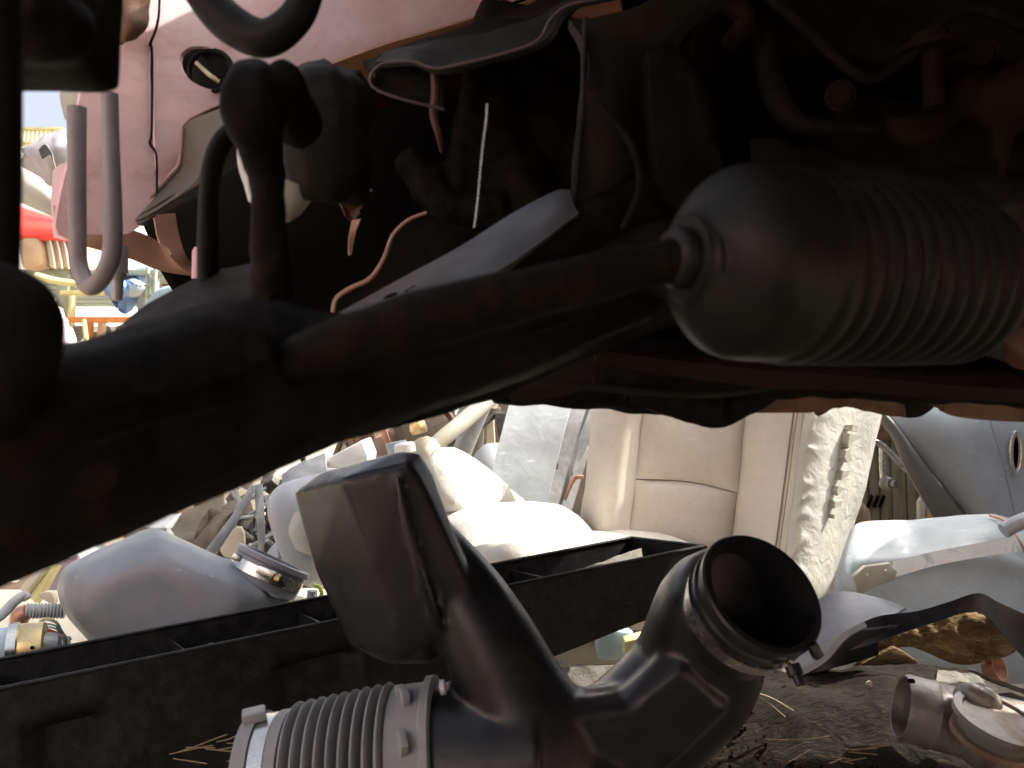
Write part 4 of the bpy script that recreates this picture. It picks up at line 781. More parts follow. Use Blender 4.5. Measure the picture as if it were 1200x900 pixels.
# ============================================================ bottom left: connector, wiring, cream sheet
cs = patch('cream_sheet', [[(-120, 690, 1.35), (60, 690, 1.4), (300, 690, 1.45), (420, 690, 1.5)], [(-120, 800, 1.12), (60, 800, 1.14), (300, 790, 1.16), (420, 770, 1.2)]], creamp, None, nu=10, nv=6, thick=.01, amp=.006, scale=4, loc=P(100, 780, 1.2)); tag(cs, 'dusty cream painted sheet lying under the moulded duct and wiring', 'metal sheet')
fp_ = thing('starter_motor', 'blue-grey starter motor with yellow zinc band at left edge', 'motor', P(20, 790, 1.0))
a = P(-60, 768, .98); b = P(62, 757, 1.02)
lathe('casing', a, b, [(0, 0), (0, .026), (.066, .026), (.066, 0)], lblue, fp_, seg=32)
lathe('flange', a, b, [(.060, 0), (.060, .031), (.070, .031), (.070, 0)], steel, fp_, seg=32)
cbn = lathe('zinc_band', a, b, [(.066, .0275), (.068, .029), (.096, .029), (.098, .027), (.098, 0)], gold, fp_, seg=32)
lathe('nose', a, b, [(.098, 0), (.098, .017), (.112, .015), (.116, .010), (.124, .010), (.124, 0)], galv, fp_, seg=16)
tube('terminal_ring', [(70, 745, .97, 2.5), (76, 748, .97, 2.5), (76, 758, .97, 2.5), (70, 765, .97, 2.5)], darkm, fp_, seg=8)
lathe('bolt_hole', P(37.5, 759, .985), P(37.5, 759, 1.0), [(0, 0), (0, .0022), (.004, .0022), (.004, 0)], blackv, fp_, seg=12)  # black disc painted as the dark inside a hole
ch = thing('corrugated_hose', 'grey corrugated wiring conduit running to the moulded duct', 'hose', P(45, 720, 1.1))
a = P(30, 716, 1.12); b = P(78, 716, 1.14); l_ = (b-a).length
pr = []
for k in range(int(l_/.004)): pr += [(k*.004, .0085), (k*.004+.002, .0108)]
lathe('conduit', a, b, [(0, 0)]+pr+[(l_, 0)], wgrey, ch, seg=16)
tube('elbow', [(32, 716, 1.12, 9), (24, 722, 1.12, 11), (22, 732, 1.12, 9)], copper, ch, seg=12)
gh = tube('grey_hose', [(-30, 740, 1.02, 6), (0, 722, 1.04, 6), (16, 706, 1.05, 6), (28, 698, 1.06, 5.5), (32, 702, 1.06, 5)], wgrey, None, seg=12, loc=P(0, 722, 1.04)); tag(gh, 'smooth pale grey hose curling over the starter motor', 'hose')
wi = thing('wiring_bundle', 'loose bundle of thin coloured wires beside the starter motor', 'wires', P(60, 750, 1.05))
rr = random.Random(8)
for k, m_ in enumerate([wyel, wblue, wgreen, wgrey, wblue, wred, wyel, wred, wgreen, wgrey, wblue, wred]):
    o_ = rr.uniform(-6, 6)
    tube('wire', [(40+rr.uniform(-3, 3), 733+k*1.3, 1.06, 1.1), (52, 728+k*2+o_, 1.05, 1.1), (66, 730+k*2+o_*.5, 1.05, 1.1), (76+rr.uniform(-3, 6), 742+k*1.2, 1.06, 1.1), (80+rr.uniform(-3, 4), 752+rr.uniform(-4, 8), 1.07, 1.0)], m_, wi, seg=5, n=4)
ol = thing('yellow_channel_bar', 'pale yellow folded channel bar slanting up beside the moulded duct', 'metal bar', P(30, 710, 1.3))
slab('web', [(28, 694, 1.3), (54, 664, 1.3), (66, 660, 1.3), (40, 706, 1.28)], yellowp, ol, thick=.012)
slab('lip', [(22, 690, 1.29), (48, 660, 1.29), (54, 664, 1.29), (28, 696, 1.28)], creamp, ol, thick=.012)
o = slab('cream_edge_strip', [(-30, 700, 1.5), (-20, 684, 1.5), (20, 682, 1.5), (50, 655, 1.5), (50, 664, 1.5), (24, 696, 1.5)], creamp, None, thick=.02, loc=P(0, 700, 1.5)); tag(o, 'cream folded strip behind the yellow channel bar', 'metal strip')
o = slab('orange_strip', [(-30, 700, 1.45), (12, 700, 1.45), (6, 712, 1.45), (-30, 714, 1.45)], orangep, None, thick=.02, loc=P(0, 712, 1.45)); tag(o, 'orange painted strip low at the left edge', 'metal strip')
o = patch('plum_sheet', [[(44, 684, 1.6), (66, 660, 1.6), (90, 650, 1.6)], [(44, 700, 1.56), (66, 700, 1.56), (90, 700, 1.56)]], purple, None, nu=4, nv=4, thick=.01, loc=P(60, 700, 1.6)); tag(o, 'plum-coloured sheet behind the blunt end of the moulded duct', 'metal sheet')
o = slab('small_pale_lever', [(44, 697, 1.2), (60, 694, 1.2), (64, 708, 1.2), (56, 706, 1.2)], creamp, None, thick=.01, curve=2, loc=P(55, 706, 1.2)); tag(o, 'small pale lever lying between conduit and moulded duct', 'lever')
hh = tube('blue_grey_hose_end', [(338, 722, 1.25, 5), (352, 716, 1.25, 6), (364, 706, 1.25, 6.5), (366, 692, 1.25, 6)], wgrey, None, seg=12, loc=P(350, 718, 1.25)); tag(hh, 'bent grey hose end between the clamp and the resonator box', 'hose')
hy = tube('lime_hose_clip', [(368, 686, 1.24, 2.5), (374, 688, 1.24, 2.5), (377, 696, 1.24, 2.5), (373, 703, 1.24, 2.5)], mat('lime_plastic', (.5, .62, .12), .4, bump=0), None, seg=8, loc=P(373, 695, 1.24)); tag(hy, 'bright lime hose clip beside the resonator box', 'clip')
# ============================================================ right: door, bumper piece, shield, felt, casting
dr = thing('grey_car_door', 'grey car door leaning at upper right with dark round lock opening', 'car door', P(1150, 620, 2.1))
def dd(x): return 2.05-.0002*(x-1100)
patch('outer_skin', [[(960, 430, dd(960)+.1), (1060, 425, dd(1060)+.1), (1150, 425, dd(1150)+.1)], [(1044, 492, dd(1044)), (1100, 486, dd(1100)-.02), (1158, 486, dd(1158))], [(1090, 550, dd(1090)), (1130, 550, dd(1130)-.03), (1176, 550, dd(1176))], [(1145, 618, dd(1145)), (1168, 618, dd(1168)-.02), (1192, 618, dd(1192))]], doorm, dr, nu=8, nv=8, thick=.01, amp=.002)
tube('style_crease', [(1000, 440, dd(1000)+.08, 1.6), (1048, 494, dd(1048)-.003, 1.6), (1092, 552, dd(1092)-.003, 1.6), (1146, 620, dd(1146)-.003, 1.6)], doord, dr, seg=6)
patch('window_frame', [[(940, 440, 2.12), (990, 440, 2.1)], [(1030, 488, 2.03), (1044, 490, 2.03)], [(1062, 550, 2.03), (1089, 552, 2.02)], [(1096, 610, 2.03), (1140, 616, 2.02)]], grimeg if False else doord, dr, nu=4, nv=6, thick=.02, puff=.01, pw=2)
ej = patch('door_edge', [[(1152, 425, dd(1152)+.1), (1230, 430, dd(1152)+.14)], [(1159, 486, dd(1159)), (1225, 488, dd(1159)+.03)], [(1177, 550, dd(1177)), (1235, 552, dd(1177)+.03)], [(1193, 618, dd(1193)), (1250, 620, dd(1193)+.03)]], doorm, dr, nu=6, nv=6, thick=.01)
cut(ej, [drill(1190, 530, 2.05, 5.5, 21)])
tube('lock_rim', [(1190+6.5*math.cos(a*.5236), 530+24*math.sin(a*.5236), 2.03, 1.8) for a in range(13)], steel, dr, seg=8, n=2)
slab('lock_recess', [(1180, 505, 2.09), (1200, 505, 2.09), (1200, 556, 2.09), (1180, 556, 2.09)], blackv, dr, thick=.02)

bp = thing('dented_bumper_panel', 'dented pale grey metal panel with peeling white strip at right edge', 'bumper', P(1100, 740, 1.55))
def bf(u, v):
    h = 0
    h += .012*math.exp(-((v-.36-.1*(u-.5))/.05)**2)*min(1, max(0, (u-.2)/.08))     # pressed ridge
    h += .010*math.exp(-(((u-.62)/.22)**2+((v-.92)/.16)**2))
    h += .006*math.sin(u*40)*math.exp(-((u-.42)/.06)**2-((v-.15)/.08)**2)
    return h
patch('pressed_sheet', [[(996, 622, 1.62), (1010, 612, 1.62), (1060, 609, 1.62), (1150, 602, 1.62), (1182, 606, 1.62), (1270, 640, 1.64)], [(986, 650, 1.56), (1000, 648, 1.54), (1060, 640, 1.53), (1150, 628, 1.53), (1196, 640, 1.54), (1270, 660, 1.58)], [(978, 690, 1.52), (994, 694, 1.50), (1060, 690, 1.49), (1150, 684, 1.49), (1200, 690, 1.50), (1270, 700, 1.54)], [(976, 740, 1.50), (994, 744, 1.48), (1060, 744, 1.47), (1150, 744, 1.47), (1200, 744, 1.48), (1270, 750, 1.52)], [(980, 790, 1.50), (1000, 800, 1.48), (1060, 800, 1.47), (1150, 800, 1.47), (1200, 800, 1.48), (1270, 800, 1.52)]], bump_m, bp, nu=14, nv=12, thick=.008, fn=bf, amp=.004, scale=9)
patch('peeling_strip', [[(1046, 658, 1.488), (1100, 645, 1.478), (1160, 634, 1.474), (1190, 630, 1.476)], [(1050, 676, 1.478), (1100, 662, 1.470), (1160, 651, 1.468), (1192, 647, 1.470)]], stripm, bp, nu=8, nv=3, thick=.003)
cpz = slab('stone_coloured_bracket', [(1004, 694, 1.472), (1000, 676, 1.472), (1014, 664, 1.472), (1044, 660, 1.472), (1052, 670, 1.472), (1048, 680, 1.472), (1026, 688, 1.472), (1012, 696, 1.472)], khaki, bp, thick=.012, bevel=.002)
for x, y in ((1016, 673), (1038, 668)): lathe('rivet', P(x, y, 1.474), P(x, y, 1.464), [(0, 0), (0, .0032), (.005, .0025), (.005, 0)], steel, cpz, seg=10)
tube('rust_stain_wire', [(1160, 604, 1.60, 1.6), (1180, 612, 1.57, 1.6), (1196, 636, 1.53, 1.6), (1206, 660, 1.52, 1.6)], copper, bp, seg=6)
o = tube('grey_round_tube', [(1176, 622, 1.5, 9), (1200, 610, 1.5, 9.5), (1260, 590, 1.5, 10)], galv, None, seg=14, loc=P(1200, 610, 1.5)); tag(o, 'grey round tube end resting on top of the dented panel', 'pipe')

# splash shield
sh = thing('splash_shield', 'black, sky-tinted plastic splash shield arched over torn brown felt', 'car part', P(1040, 790, 1.1))
patch('shield_top', [
    [(930, 742, 1.36), (952, 708, 1.36), (985, 693, 1.36), (1030, 700, 1.34), (1062, 712, 1.30)],
    [(912, 775, 1.24), (940, 752, 1.24), (975, 736, 1.24), (1010, 730, 1.22), (1040, 722, 1.2)],
    [(896, 800, 1.12), (925, 792, 1.12), (955, 776, 1.12), (985, 748, 1.11), (1003, 734, 1.10)]], shieldm, sh, nu=8, nv=8, thick=.004, amp=.0015)
patch('shield_bead', [
    [(890, 800, 1.12), (930, 788, 1.11), (962, 770, 1.10), (985, 744, 1.09), (1012, 728, 1.085)],
    [(893, 806, 1.115), (934, 794, 1.105), (967, 776, 1.095), (990, 750, 1.085), (1016, 733, 1.08)]], doorm, sh, nu=6, nv=2, thick=.004)
patch('shield_front', [
    [(1002, 734, 1.10), (1030, 722, 1.09), (1075, 716, 1.08), (1110, 706, 1.075), (1146, 695, 1.07), (1170, 706, 1.075), (1215, 726, 1.08)],
    [(975, 766, 1.10), (1012, 758, 1.085), (1056, 742, 1.075), (1090, 731, 1.07), (1146, 717, 1.065), (1176, 744, 1.07), (1212, 782, 1.08)]], shieldd, sh, nu=6, nv=5, thick=.004, amp=.002, scale=20)
slab('shield_apron', [(1008, 738, 1.085), (1060, 730, 1.08), (1062, 736, 1.08), (1054, 740, 1.08), (1030, 738, 1.08), (1030, 768, 1.085), (1004, 776, 1.09), (960, 788, 1.10), (920, 800, 1.11), (892, 806, 1.12), (930, 792, 1.112), (962, 776, 1.102), (988, 752, 1.092)], shieldd, sh, thick=.005, bevel=.001)
ff = patch('torn_felt', [
    [(1026, 734, 1.14), (1080, 726, 1.14), (1140, 712, 1.14), (1200, 730, 1.14)],
    [(1024, 745, 1.13), (1080, 742, 1.13), (1140, 728, 1.13), (1196, 735, 1.13)],
    [(1022, 768, 1.13), (1072, 750, 1.13), (1114, 752, 1.13), (1192, 750, 1.13)],
    [(1004, 784, 1.13), (1060, 758, 1.13), (1134, 778, 1.12), (1190, 766, 1.13)]], fibre, sh, nu=16, nv=10, thick=.014, amp=.006, scale=70)
# right roll of the felt underside
slab('felt_roll', [(1006, 780, 1.12), (1028, 768, 1.12), (1048, 758, 1.12), (1060, 764, 1.12), (1080, 778, 1.12), (1040, 782, 1.12)], fibre, sh, thick=.02, bevel=.003)

# carpet heap
cp = thing('carpet_heap', 'matted dark carpet heap under the air duct and shield', 'carpet', P(1000, 850, 1.0))
patch('carpet_fold', [
    [(-80, 890, 1.10), (250, 860, 1.12), (560, 778, 1.22), (700, 776, 1.2), (830, 790, 1.16), (930, 788, 1.12), (1010, 782, 1.10), (1110, 782, 1.10), (1290, 830, 1.12)],
    [(-80, 910, 1.06), (250, 880, 1.08), (560, 800, 1.16), (700, 806, 1.14), (830, 820, 1.08), (940, 812, 1.05), (1030, 800, 1.05), (1110, 810, 1.05), (1290, 850, 1.06)],
    [(-80, 950, 1.00), (250, 920, 1.02), (560, 860, 1.08), (700, 866, 1.05), (830, 862, 1.02), (940, 850, 1.0), (1030, 840, 1.0), (1110, 850, 1.0), (1290, 880, 1.0)],
    [(-80, 1040, 0.94), (250, 1010, 0.96), (560, 960, 1.0), (700, 960, .98), (830, 950, .96), (940, 940, .94), (1030, 930, .94), (1110, 930, .94), (1290, 960, .94)]], carpet, cp, nu=16, nv=12, thick=.012, amp=.008, scale=16)
patch('felt_edge', [[(1100, 784, 1.08), (1140, 790, 1.08), (1180, 806, 1.08), (1260, 836, 1.1)], [(1096, 800, 1.06), (1140, 808, 1.06), (1176, 824, 1.06), (1260, 860, 1.08)]], felt, cp, nu=10, nv=6, thick=.02, amp=.004, scale=60)
patch('felt_edge', [[(596, 782, 1.12), (660, 782, 1.12), (720, 779, 1.12), (742, 782, 1.12)], [(596, 830, 1.08), (660, 834, 1.08), (720, 830, 1.08), (742, 830, 1.08)]], felt, cp, nu=10, nv=8, thick=.02, amp=.003, scale=70)
slab('painted_glint', [(1015, 801, 1.035), (1019, 798, 1.035), (1023, 801, 1.035), (1022, 804, 1.035), (1017, 804, 1.035)], creamp, cp, thick=.002, bevel=0, curve=2)  # small cream slab drawn as a glint of light
# casting
ca = thing('cast_pipe_elbow', 'dull cast metal pipe with open left end, lying at lower right', 'pipe', P(1120, 870, .95))
a = P(1056, 828, .95); b = P(1185, 862, .93); l_ = (b-a).length
lathe('pipe', a, b, [(.012, .030), (0, .032), (-.001, .034), (.004, .0362), (.028, .0362), (.031, .0375), (.034, .0362), (.072, .0362), (.075, .040), (.080, .040), (.083, .0375), (l_+.03, .040), (l_+.03, 0), (.075, 0), (.075, .028), (.012, .030)], cast, ca, seg=40)
fa = P(1168, 850, .87); nrm_ = Vector((.18, -.35, .92)).normalized()
lathe('round_flange', fa-nrm_*.012, fa+nrm_, [(0, 0), (0, .034), (.014, .036), (.016, .044), (.022, .044), (.023, .036), (.020, .034), (.020, 0)], cast, ca, seg=40)
lathe('seal_ring', fa-nrm_*.012, fa+nrm_, [(-.006, 0), (-.006, .040), (0, .040), (0, 0)], rustpipe, ca, seg=40)
fuse('elbow_body', [sweep(bmesh.new(), px([(1125, 815, .92, 10), (1138, 812, .90, 13), (1160, 830, .90, 20)]), 12, 3), sweep(bmesh.new(), px([(1150, 860, .93, 38), (1190, 880, .9, 44), (1260, 900, .88, 50)]), 16, 3)], .003, cast, ca, smooth=5)
box('square_notch', P(1068, 798, .92), (.006, .006, .004), blackv, ca, bevel=.001)  # black block painted as the dark of a notch
cr_ = thing('bronze_pipe_clip', 'pale bronze ring clip standing behind the cast pipe', 'clip', P(1165, 805, 1.15))
a = P(1158, 784, 1.15); b = P(1170, 782, 1.14)
lathe('ring', a, b, [(0, .0165), (0, .0182), (.016, .0182), (.016, .0165), (0, .0165)], copper, cr_, seg=32)
slab('foot', [(1162, 798, 1.15), (1180, 796, 1.15), (1186, 806, 1.15), (1162, 808, 1.15)], copper, cr_, thick=.01)
# black box wall + straw
st_ = bmesh.new(); rr = random.Random(3)
for k in range(36):
    x = rr.uniform(760, 1000) if k % 3 else rr.uniform(180, 300); y = rr.uniform(870, 900)
    d = .93 if k % 3 else .80
    a = P(x, y, d)+Vector((0, 0, .004)); l = rr.uniform(.01, .045); an = rr.uniform(-.6, .6)
    rod(st_, a, a+Vector((math.cos(an)*l, math.sin(an)*l, rr.uniform(-.004, .012))), .0006, 4)
gb_ = bmesh.new()
for k in range(420):
    x = rr.uniform(690, 1060); y = rr.uniform(800, 900); t_ = (y-782)/118; d = 1.10-.14*t_
    z_ = rr.choice((.001, .002, .003, .005)); box_bm(gb_, P(x, y, d)-FWD*.005, (z_, z_*rr.uniform(.5, 1.5), z_*.5), (rr.uniform(0, 3), rr.uniform(0, 3), rr.uniform(0, 3)))
gq = link('grit_litter', gb_, mountm, None, smooth=False); tag(gq, 'crumbs of dirt and grit on the dark carpet', 'grit', kind='stuff')
o = link('straw_litter', st_, strawm); tag(o, 'thin dry straw scattered on the dark carpet and ground', 'straw', kind='stuff')
for k, (x0, y0, x1, y1) in enumerate([(878, 812, 920, 840), (880, 810, 930, 833)]):
    o = tube('straw_stalk', [(x0, y0, 1.0, .9), ((x0+x1)/2, (y0+y1)/2-3, 1.0, .9), (x1, y1, 1.0, .7)], strawm, None, seg=5, loc=P(x0, y0, 1)); tag(o, ['longer', 'shorter'][k]+' pale straw stalk on dark carpet right of the duct', 'straw')

# ============================================================ timber wall and stalk between seat and door
wl = thing('plank_wall', 'weathered olive-brown plank wall between the beige seat and grey door', 'wall', P(1050, 680, 3.0))
x = 985; k = 0; rr = random.Random(12)
while x < 1120:
    w_ = rr.uniform(13, 19); zoff = rr.uniform(-.012, .012)
    boxp('plank', x, 440, x+w_-1.2, 690, 3.0+zoff, .03, olive, wl, bevel=.004)
    x += w_; k += 1
boxp('orange_plank', 1090, 555, 1099, 690, 2.93, .03, wood_o, wl)
boxp('orange_plank', 1084, 540, 1090, 690, 2.95, .03, rustpipe, wl)
boxp('pale_plank', 1101, 560, 1107, 690, 2.94, .02, whitep, wl)
boxp('dark_beam', 1010, 440, 1060, 516, 2.94, .05, rust_br, wl)
for k in range(3):
    slab('vent_slot', [(1016+7*k, 594, 2.975), (1022+7*k, 580, 2.975), (1024+7*k, 582, 2.975), (1019+7*k, 596, 2.975)], blackv, wl, thick=.01, bevel=0)  # black sliver painted as the dark of a slot
sc = thing('steering_stalk', 'bare silver bent rod with knob hanging between seat and door', 'rod', P(1040, 570, 2.2))
tube('bent_rod', [(1020, 516, 2.15, 3.6), (1032, 521, 2.15, 3.8), (1046, 534, 2.15, 3.8), (1060, 548, 2.15, 3.8), (1070, 554, 2.15, 3.6), (1078, 552, 2.15, 3.2)], steel, sc, seg=12)
tube('upright_rod', [(1034, 524, 2.16, 4), (1034, 545, 2.16, 3.8), (1035, 562, 2.16, 3.6)], steel, sc, seg=12)
lathe('knob', P(1036, 566, 2.16), P(1056, 568, 2.1), [(0, 0), (0, .016), (.01, .019), (.02, .015), (.03, .013), (.03, .009), (.045, .009), (.045, 0)], cast, sc, seg=10)
o = lathe('terracotta_drum', P(1004, 620, 2.3), P(1002, 600, 2.3), [(0, 0), (0, .04), (.05, .036), (.07, .022), (.07, 0)], rustpipe, None, seg=20, loc=P(1004, 620, 2.3)); tag(o, 'small rust-red drum peeking out beside the seat side', 'drum')
o = slab('pale_sheet', [(1077, 588, 2.85), (1085, 576, 2.85), (1084, 612, 2.85), (1077, 612, 2.85)], creamp, None, thick=.02, loc=P(1080, 610, 2.85)); tag(o, 'narrow pale sheet edge in front of the orange planks', 'metal sheet')
# grey lamp piece seen through the ragged top right edge
o = lathe('shiny_lamp_bowl', P(1050, 476, 2.4), P(1046, 472, 2.3), [(0, 0), (0, .06), (.03, .055), (.06, .03), (.06, 0)], steel, None, seg=24, loc=P(1050, 476, 2.4)); tag(o, 'shiny lamp bowl showing through the ragged rusty edge', 'lamp')

# ============================================================ far left: racks, yard clutter, building
bd = thing('white_building', 'sunlit white building with roof railing far away at left', 'building', P(100, 537, 14))
def rotbox(name, x0, y0, x1, y1, d, depth, m, parent, ang=.5, bevel=.01):
    a = P(x0, y0, d); b = P(x1, y1, d); c = (a+b)/2
    return box(name, (c.x, c.y+depth/2, c.z), (abs(b.x-a.x), depth, abs(b.z-a.z)), m, parent, (0, 0, ang), bevel)
rotbox('wall', -260, 176, 700, 560, 14, 3, wall_m, bd, ang=.45)
for k in range(9):
    boxp('baluster', 24+5*k, 152, 25.5+5*k, 168, 12.6, .05, yellowp, bd)
boxp('roof_rail', 18, 149, 72, 152, 12.6, .08, yellowp, bd)
boxp('roof_rail', 18, 166, 72, 170, 12.6, .08, yellowp, bd)
rk = thing('storage_rack', 'steel storage rack with orange beams behind the looped pipe', 'rack', P(130, 560, 5))
# corrugated deck seen from below
zd = P(100, 318, 5).z
for k in range(7):
    box('deck_slat', (P(150, 318, 5).x-.1, 5.0+.16*k, zd), (1.5, .12, .03), greenp, rk, (0, 0, 0), .004)
boxp('rack_post', 62, 200, 76, 640, 4.95, .06, greenp, rk)
boxp('rack_post', 218, 315, 224, 640, 4.95, .06, greenp, rk)
tube('yellow_brace', [(42, 323, 4.8, 4), (70, 330, 4.8, 4), (110, 334, 4.8, 3.5)], yellowp, rk, seg=8)
for x0, x1, m_ in ((73, 78, yellowp), (96, 100, orangep), (109, 115, tan), (143.5, 147, orangep)):
    boxp('upright', x0, 340 if m_ is yellowp else 373, x1, 640, 4.9, .05, m_, rk)
boxp('orange_beam', 76, 371, 186, 377, 4.88, .05, orangep, rk)
boxp('pale_beam', 70, 340, 120, 345, 4.9, .05, yellowp, rk)
tube('leaning_pole', [(98, 374, 4.7, 2.6), (104, 420, 4.7, 3), (112, 480, 4.6, 3)], yellowp, rk, seg=8, n=2)
for y0 in (318, 330, 342):
    slab('lattice', [(172, y0, 4.9), (180, y0+8, 4.9), (178, y0+10, 4.9), (171, y0+2, 4.9)], greenp, rk, thick=.02, bevel=0)
boxp('lattice_post', 170, 312, 173, 350, 4.9, .03, greenp, rk); boxp('lattice_post', 179, 312, 182, 350, 4.9, .03, greenp, rk)
boxp('orange_beam', 98, 398, 170, 401, 5.3, .05, orangep, rk)
boxp('deck', 60, 382, 240, 384, 5.6, .4, whitep, rk)
# things on the rack
rr = random.Random(21)
o = thing('stacked_seat_shells', 'tan old seat shells stood in a row on the rack at left', 'seat', P(45, 318, 5.0))
slab('seat_shell', [(18, 284, 4.9), (26, 277, 4.9), (44, 277, 4.9), (48, 290, 4.9), (49, 312, 4.9), (24, 316, 4.9)], tan, o, thick=.25, bevel=.03)
for k in range(4):
    slab('seat_shell', [(52+8*k, 279, 4.95), (58+8*k, 279, 4.95), (64+8*k, 314, 4.95), (58+8*k, 314, 4.95)], tan if k else creamp, o, thick=.3, bevel=.01)
    tube('shell_edge', [(58+8*k, 278, 4.93, 1.2), (62+8*k, 296, 4.93, 1.2), (65+8*k, 315, 4.93, 1.2)], whitep, o, seg=6)
o = patch('red_car_bonnet', [[(12, 236, 5.2), (28, 243, 5.2), (64, 255, 5.2), (90, 266, 5.2)], [(10, 258, 5.0), (28, 262, 5.0), (60, 266, 5.0), (90, 272, 5.0)], [(12, 274, 4.9), (28, 276, 4.9), (60, 274, 4.9), (90, 276, 4.9)]], redc, None, nu=5, nv=5, thick=.04, puff=.02, loc=P(40, 276, 5)); tag(o, 'bright red body panel lying on top of the tan seat shells', 'body panel')
o = thing('blue_bag_bundle', 'blue and white plastic bags with dark marks on the rack', 'bags', P(145, 348, 5.1))
patch('bag', [[(118, 326, 5.0), (135, 324, 5.0), (150, 330, 5.0)], [(118, 336, 4.95), (135, 334, 4.95), (150, 338, 4.95)], [(116, 348, 5.0), (135, 348, 5.0), (152, 348, 5.0)]], bluec, o, nu=5, nv=5, thick=.2, puff=.05, pw=2, amp=.03, scale=6)
patch('bag', [[(148, 328, 5.0), (158, 326, 5.0), (172, 332, 5.0)], [(150, 338, 4.96), (160, 336, 4.96), (170, 338, 4.96)], [(150, 348, 5.0), (160, 348, 5.0), (166, 346, 5.0)]], lblue, o, nu=5, nv=5, thick=.2, puff=.05, pw=2, amp=.03, scale=6)
for x_, y_ in ((151, 329), (154, 331), (159, 333), (163, 334), (168, 333)):
    slab('dark_mark', [(x_, y_, 4.90), (x_+2, y_+.6, 4.90), (x_+1.6, y_+2.5, 4.90), (x_-.3, y_+1.8, 4.90)], mat('navy_ink', (.02, .04, .18), .5, bump=0) if 'navy_ink' not in MATS else MATS['navy_ink'], o, thick=.01, bevel=0)
for i, (x0, y0, x1, y1) in enumerate([(183, 312, 190, 334), (216, 322, 222, 336), (224, 325, 238, 336)]):
    b_ = boxp('white_box', x0, y0, x1, y1, 5.4, .3, whitep, None); tag(b_, ['tall narrow white box beside the lattice post', 'narrow white box right of the brick stack', 'wide low white box farthest right on the rack'][i], 'box', 'white boxes on the rack')
bs = thing('brick_stack', 'small stack of red bricks on the rack beside the white boxes', 'bricks', P(203, 338, 5.3))
for r_ in range(3):
    for c_ in range(4):
        x_ = 190+6*c_+(r_ % 2)*3
        boxp('brick', x_, 326+3.5*r_, x_+5.5, 329.2+3.5*r_, 5.3, .1, brick_m, bs, bevel=.003)
o = patch('light_blue_wing', [[(182, 342, 3.4), (192, 336, 3.4), (208, 334, 3.4), (219, 336, 3.4)], [(174, 352, 3.4), (190, 348, 3.4), (206, 344, 3.4), (219, 342, 3.4)], [(166, 368, 3.4), (190, 372, 3.4), (210, 372, 3.4), (226, 372, 3.4)]], lblue, None, nu=5, nv=5, thick=.02, puff=.02, loc=P(190, 370, 3.4)); tag(o, 'light blue car wing showing above the greasy steering arm', 'body panel')
o = boxp('red_tool_case', 219, 336, 232, 346, 3.8, .2, redc, None, bevel=.01); tag(o, 'small red case beside the light blue wing', 'case')
o = thing('engine_parts_row', 'row of grey engine castings low on the rack behind the orange uprights', 'engine parts', P(110, 420, 5.2))
rr = random.Random(9)
for k in range(12):
    x_ = rr.uniform(80, 150); y_ = rr.uniform(385, 408)
    lathe('casting', P(x_, y_, 5.15), P(x_+rr.uniform(-2, 2), y_+rr.uniform(-2, 2), 5.05), [(0, 0), (0, rr.uniform(.02, .04)), (.05, rr.uniform(.02, .035)), (.05, .015), (.08, .015), (.08, 0)], darkm if k % 2 else cast, o, seg=12)
o2 = lathe('wheel_hub_disc', P(86, 392, 5.0), P(85, 392, 4.9), [(0, 0), (0, .055), (.03, .055), (.03, .04), (.015, .038), (.015, .015), (.04, .015), (.04, 0)], cast, None, seg=28, loc=P(86, 400, 5)); tag(o2, 'round grey hub disc behind the yellow upright', 'hub')
ww = thing('white_sheet_metal_van', 'white sunlit panel van side behind the orange rack beams', 'van', P(110, 537, 7.5))
rotbox('van_side', 20, 345, 330, 520, 7.6, 1.2, whitep, ww, ang=.5, bevel=.08)
rotbox('rubbing_strip', 90, 392, 200, 395, 7.2, .03, doord, ww, ang=.45, bevel=.005)
# mauve tube beside the caliper
o = thing('mauve_plastic_bottle', 'pale mauve bottle glaring in the sun beside the dark caliper', 'bottle', P(75, 415, 1.6))
a = P(90, 440, 1.6); b = P(62, 350, 1.6)
lathe('bottle', a, b, [(0, 0), (0, .018), (.08, .018), (.088, .017), (.094, .012), (.10, .012), (.10, .0135), (.108, .0135), (.108, .011), (.128, .011), (.134, .006), (.135, 0)], mat('mauve_white_plastic', (.72, .62, .66), .4, bump=.05), o, seg=24)
# light parts seen left of the rail
cw = thing('crumpled_wing', 'crumpled lilac-grey car wing standing left of the pink rail', 'body panel', P(50, 270, 1.5))
cv = mat('lilac_grey_paint', (.40, .37, .40), .5, col2=(.3, .26, .28), s2=6, amt=.7, dust=(.45, .38, .3), damt=.3, bump=.2, fine=.3)
patch('torn_panel', [[(26, 178, 1.5), (45, 166, 1.5), (60, 156, 1.5), (84, 149, 1.5)], [(30, 184, 1.48), (46, 176, 1.46), (62, 170, 1.44), (86, 165, 1.46)], [(24, 186, 1.5), (44, 190, 1.47), (64, 195, 1.46), (88, 188, 1.48)], [(24, 192, 1.5), (44, 206, 1.5), (64, 218, 1.5), (88, 200, 1.5)]], cv, cw, nu=8, nv=8, thick=.006, amp=.012, scale=16)
patch('fender_flap', [[(46, 176, 1.42), (54, 170, 1.42), (62, 180, 1.42)], [(50, 186, 1.42), (60, 182, 1.42), (66, 200, 1.42)]], darkm, cw, nu=4, nv=4, thick=.004, amp=.006, scale=30)
